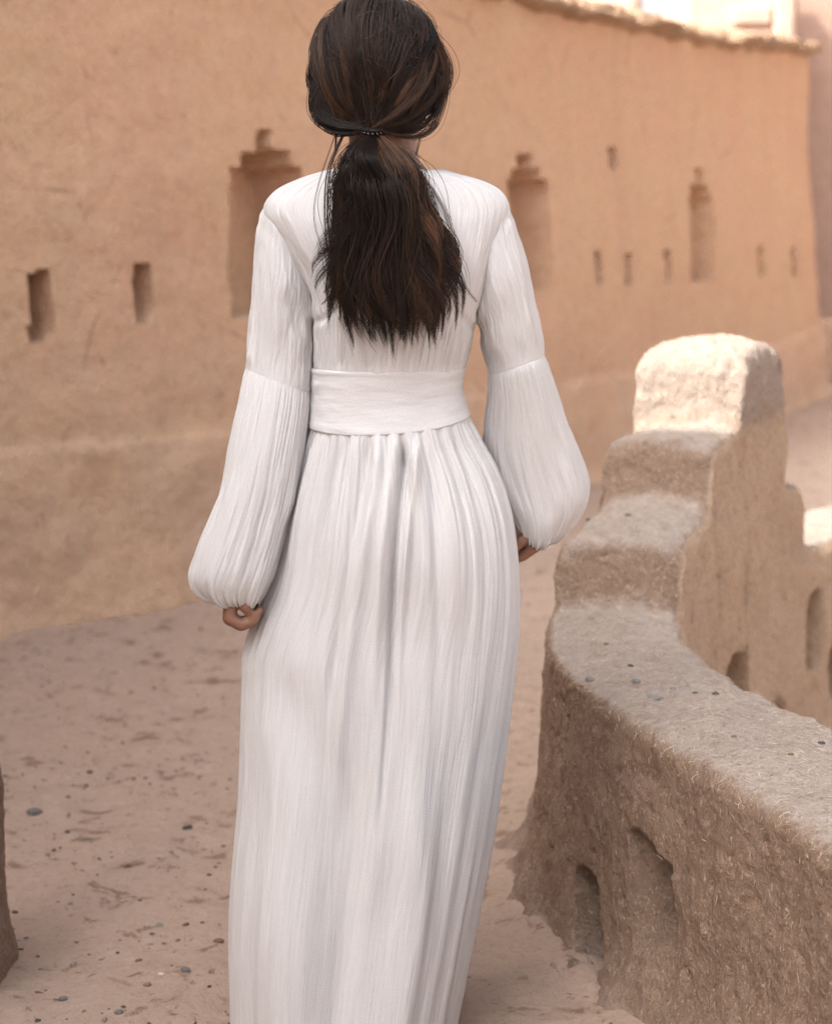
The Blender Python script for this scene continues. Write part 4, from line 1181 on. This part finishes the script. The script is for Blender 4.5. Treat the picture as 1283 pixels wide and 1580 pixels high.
lock([(664, 60, -.02), (684, 95, -.03), (687, 130, -.035), (681, 165, -.045), (668, 195, -.055), (645, 211, -.07), (612, 208, -.082), (578, 198, -.088)], 46, 3.6, .5)
lock([(655, 70, -.04), (672, 110, -.045), (668, 140, -.05), (652, 160, -.06), (620, 178, -.075), (580, 194, -.085)], 60, 5.0, .55)
lock([(500, 110, -.02), (486, 140, -.03), (489, 172, -.035), (503, 192, -.05), (530, 205, -.07), (572, 199, -.086)], 110, 5.5, .15)
lock([(505, 120, -.03), (494, 150, -.04), (500, 175, -.05), (520, 190, -.065), (545, 196, -.078), (574, 197, -.088)], 150, 7.5, .2)
lock([(510, 60, -.03), (484, 95, -.02), (480, 125, -.02), (489, 150, -.03), (500, 175, -.045)], 60, 5, .3)
lock([(645, 30, -.02), (678, 70, -.02), (691, 105, -.025), (688, 135, -.03), (672, 165, -.045)], 50, 5.0, .72)
lock([(655, 45, -.04), (676, 85, -.04), (680, 120, -.04), (664, 150, -.055), (625, 185, -.075), (582, 196, -.088)], 50, 5.0, .7)
lock([(640, 60, -.06), (652, 100, -.07), (645, 140, -.08), (610, 175, -.09), (576, 196, -.09)], 34, 4.0, .7)
lock([(520, 198, -.05), (508, 232, -.085), (492, 280, -.105), (484, 322, -.112), (487, 355, -.115), (500, 392, -.118), (510, 425, -.118), (520, 455, -.118)], 4, 1.0, .55)
lock([(517, 190, -.04), (518, 212, -.05), (517, 232, -.06)], 10, 1.2, .3)
lock([(530, 206, -.06), (507, 262, -.11), (503, 330, -.118), (508, 385, -.12), (513, 425, -.12), (500, 452, -.12)], 16, 2.4, .25)
lock([(640, 255, -.115), (672, 300, -.118), (692, 340, -.116), (703, 390, -.115), (710, 430, -.115), (722, 450, -.115), (735, 466, -.115)], 9, 2.4, .8)
lock([(650, 205, -.04), (646, 220, -.03), (641, 240, -.02)], 7, 1.2, .6)
lock([(515, 330, -.12), (510, 380, -.12), (508, 420, -.118), (518, 445, -.12), (505, 462, -.12), (496, 470, -.118)], 8, 2.2, .4)
lock([(522, 350, -.12), (514, 400, -.12), (513, 440, -.118), (522, 462, -.12), (532, 474, -.12), (541, 470, -.118)], 6, 2.0, .4)
# stray hairs round the head
for k in range(60):
    a = rng.uniform(0.1, 3.04); x0, y0 = 583 + 98 * math.cos(a), 104 - 100 * math.sin(a) * rng.uniform(.4, 1)
    dx = rng.uniform(2, 15) * np.sign(math.cos(a)); L_ = rng.uniform(12, 45)
    lock([(x0 - dx * .3, y0, 0), (x0 + dx * .6, y0 + L_ * .3, -.01), (x0 + dx * .8, y0 + L_ * .7, -.02), (x0 + dx * .2, y0 + L_, -.03)], 1, .5, .75, 'stray_hair', 10, (0.0001, 0.00019))

# hair tie: a dark band with beads
def torus(c, R0, r0, tilt, n=40, m=12, sq=0.8):
    a = np.linspace(0, 2 * np.pi, n, endpoint=False); b = np.linspace(0, 2 * np.pi, m, endpoint=False)
    A, B = np.meshgrid(a, b, indexing='ij')
    x = (R0 + r0 * np.cos(B)) * np.cos(A); y = (R0 * sq + r0 * np.cos(B)) * np.sin(A); z = r0 * np.sin(B)
    ct, st = math.cos(tilt), math.sin(tilt)
    V = np.stack([x, y * ct - z * st, y * st + z * ct], -1).reshape(-1, 3) + c
    F = quads(n, m, True); i = np.arange(m); i2 = (i + 1) % m
    return V, np.concatenate([F, np.stack([(n - 1) * m + i, (n - 1) * m + i2, i2, i], -1)])
M_TIE = simple('black_elastic', (0.012, 0.011, 0.011), 0.45, 0.5)
M_BEAD = simple('black_bead', (0.01, 0.01, 0.012), 0.15, 0.6)
tc = W(575, 197, -.078)
tie = part('hair_tie', *torus(tc, 0.0125, 0.0042, R(25)), M_TIE, hair)
for k in range(7):
    a = -math.pi * (0.12 + 0.76 * k / 6)
    Vb, Qb, Tb = ball(tc + np.array([0.0165 * math.cos(a), 0.0165 * .8 * math.sin(a), -0.006 * math.sin(a) * -1 - .004]), 0.0024)
    part('bead', Vb, Qb, M_BEAD, tie)

cam.data.dof.focus_distance = 2.72
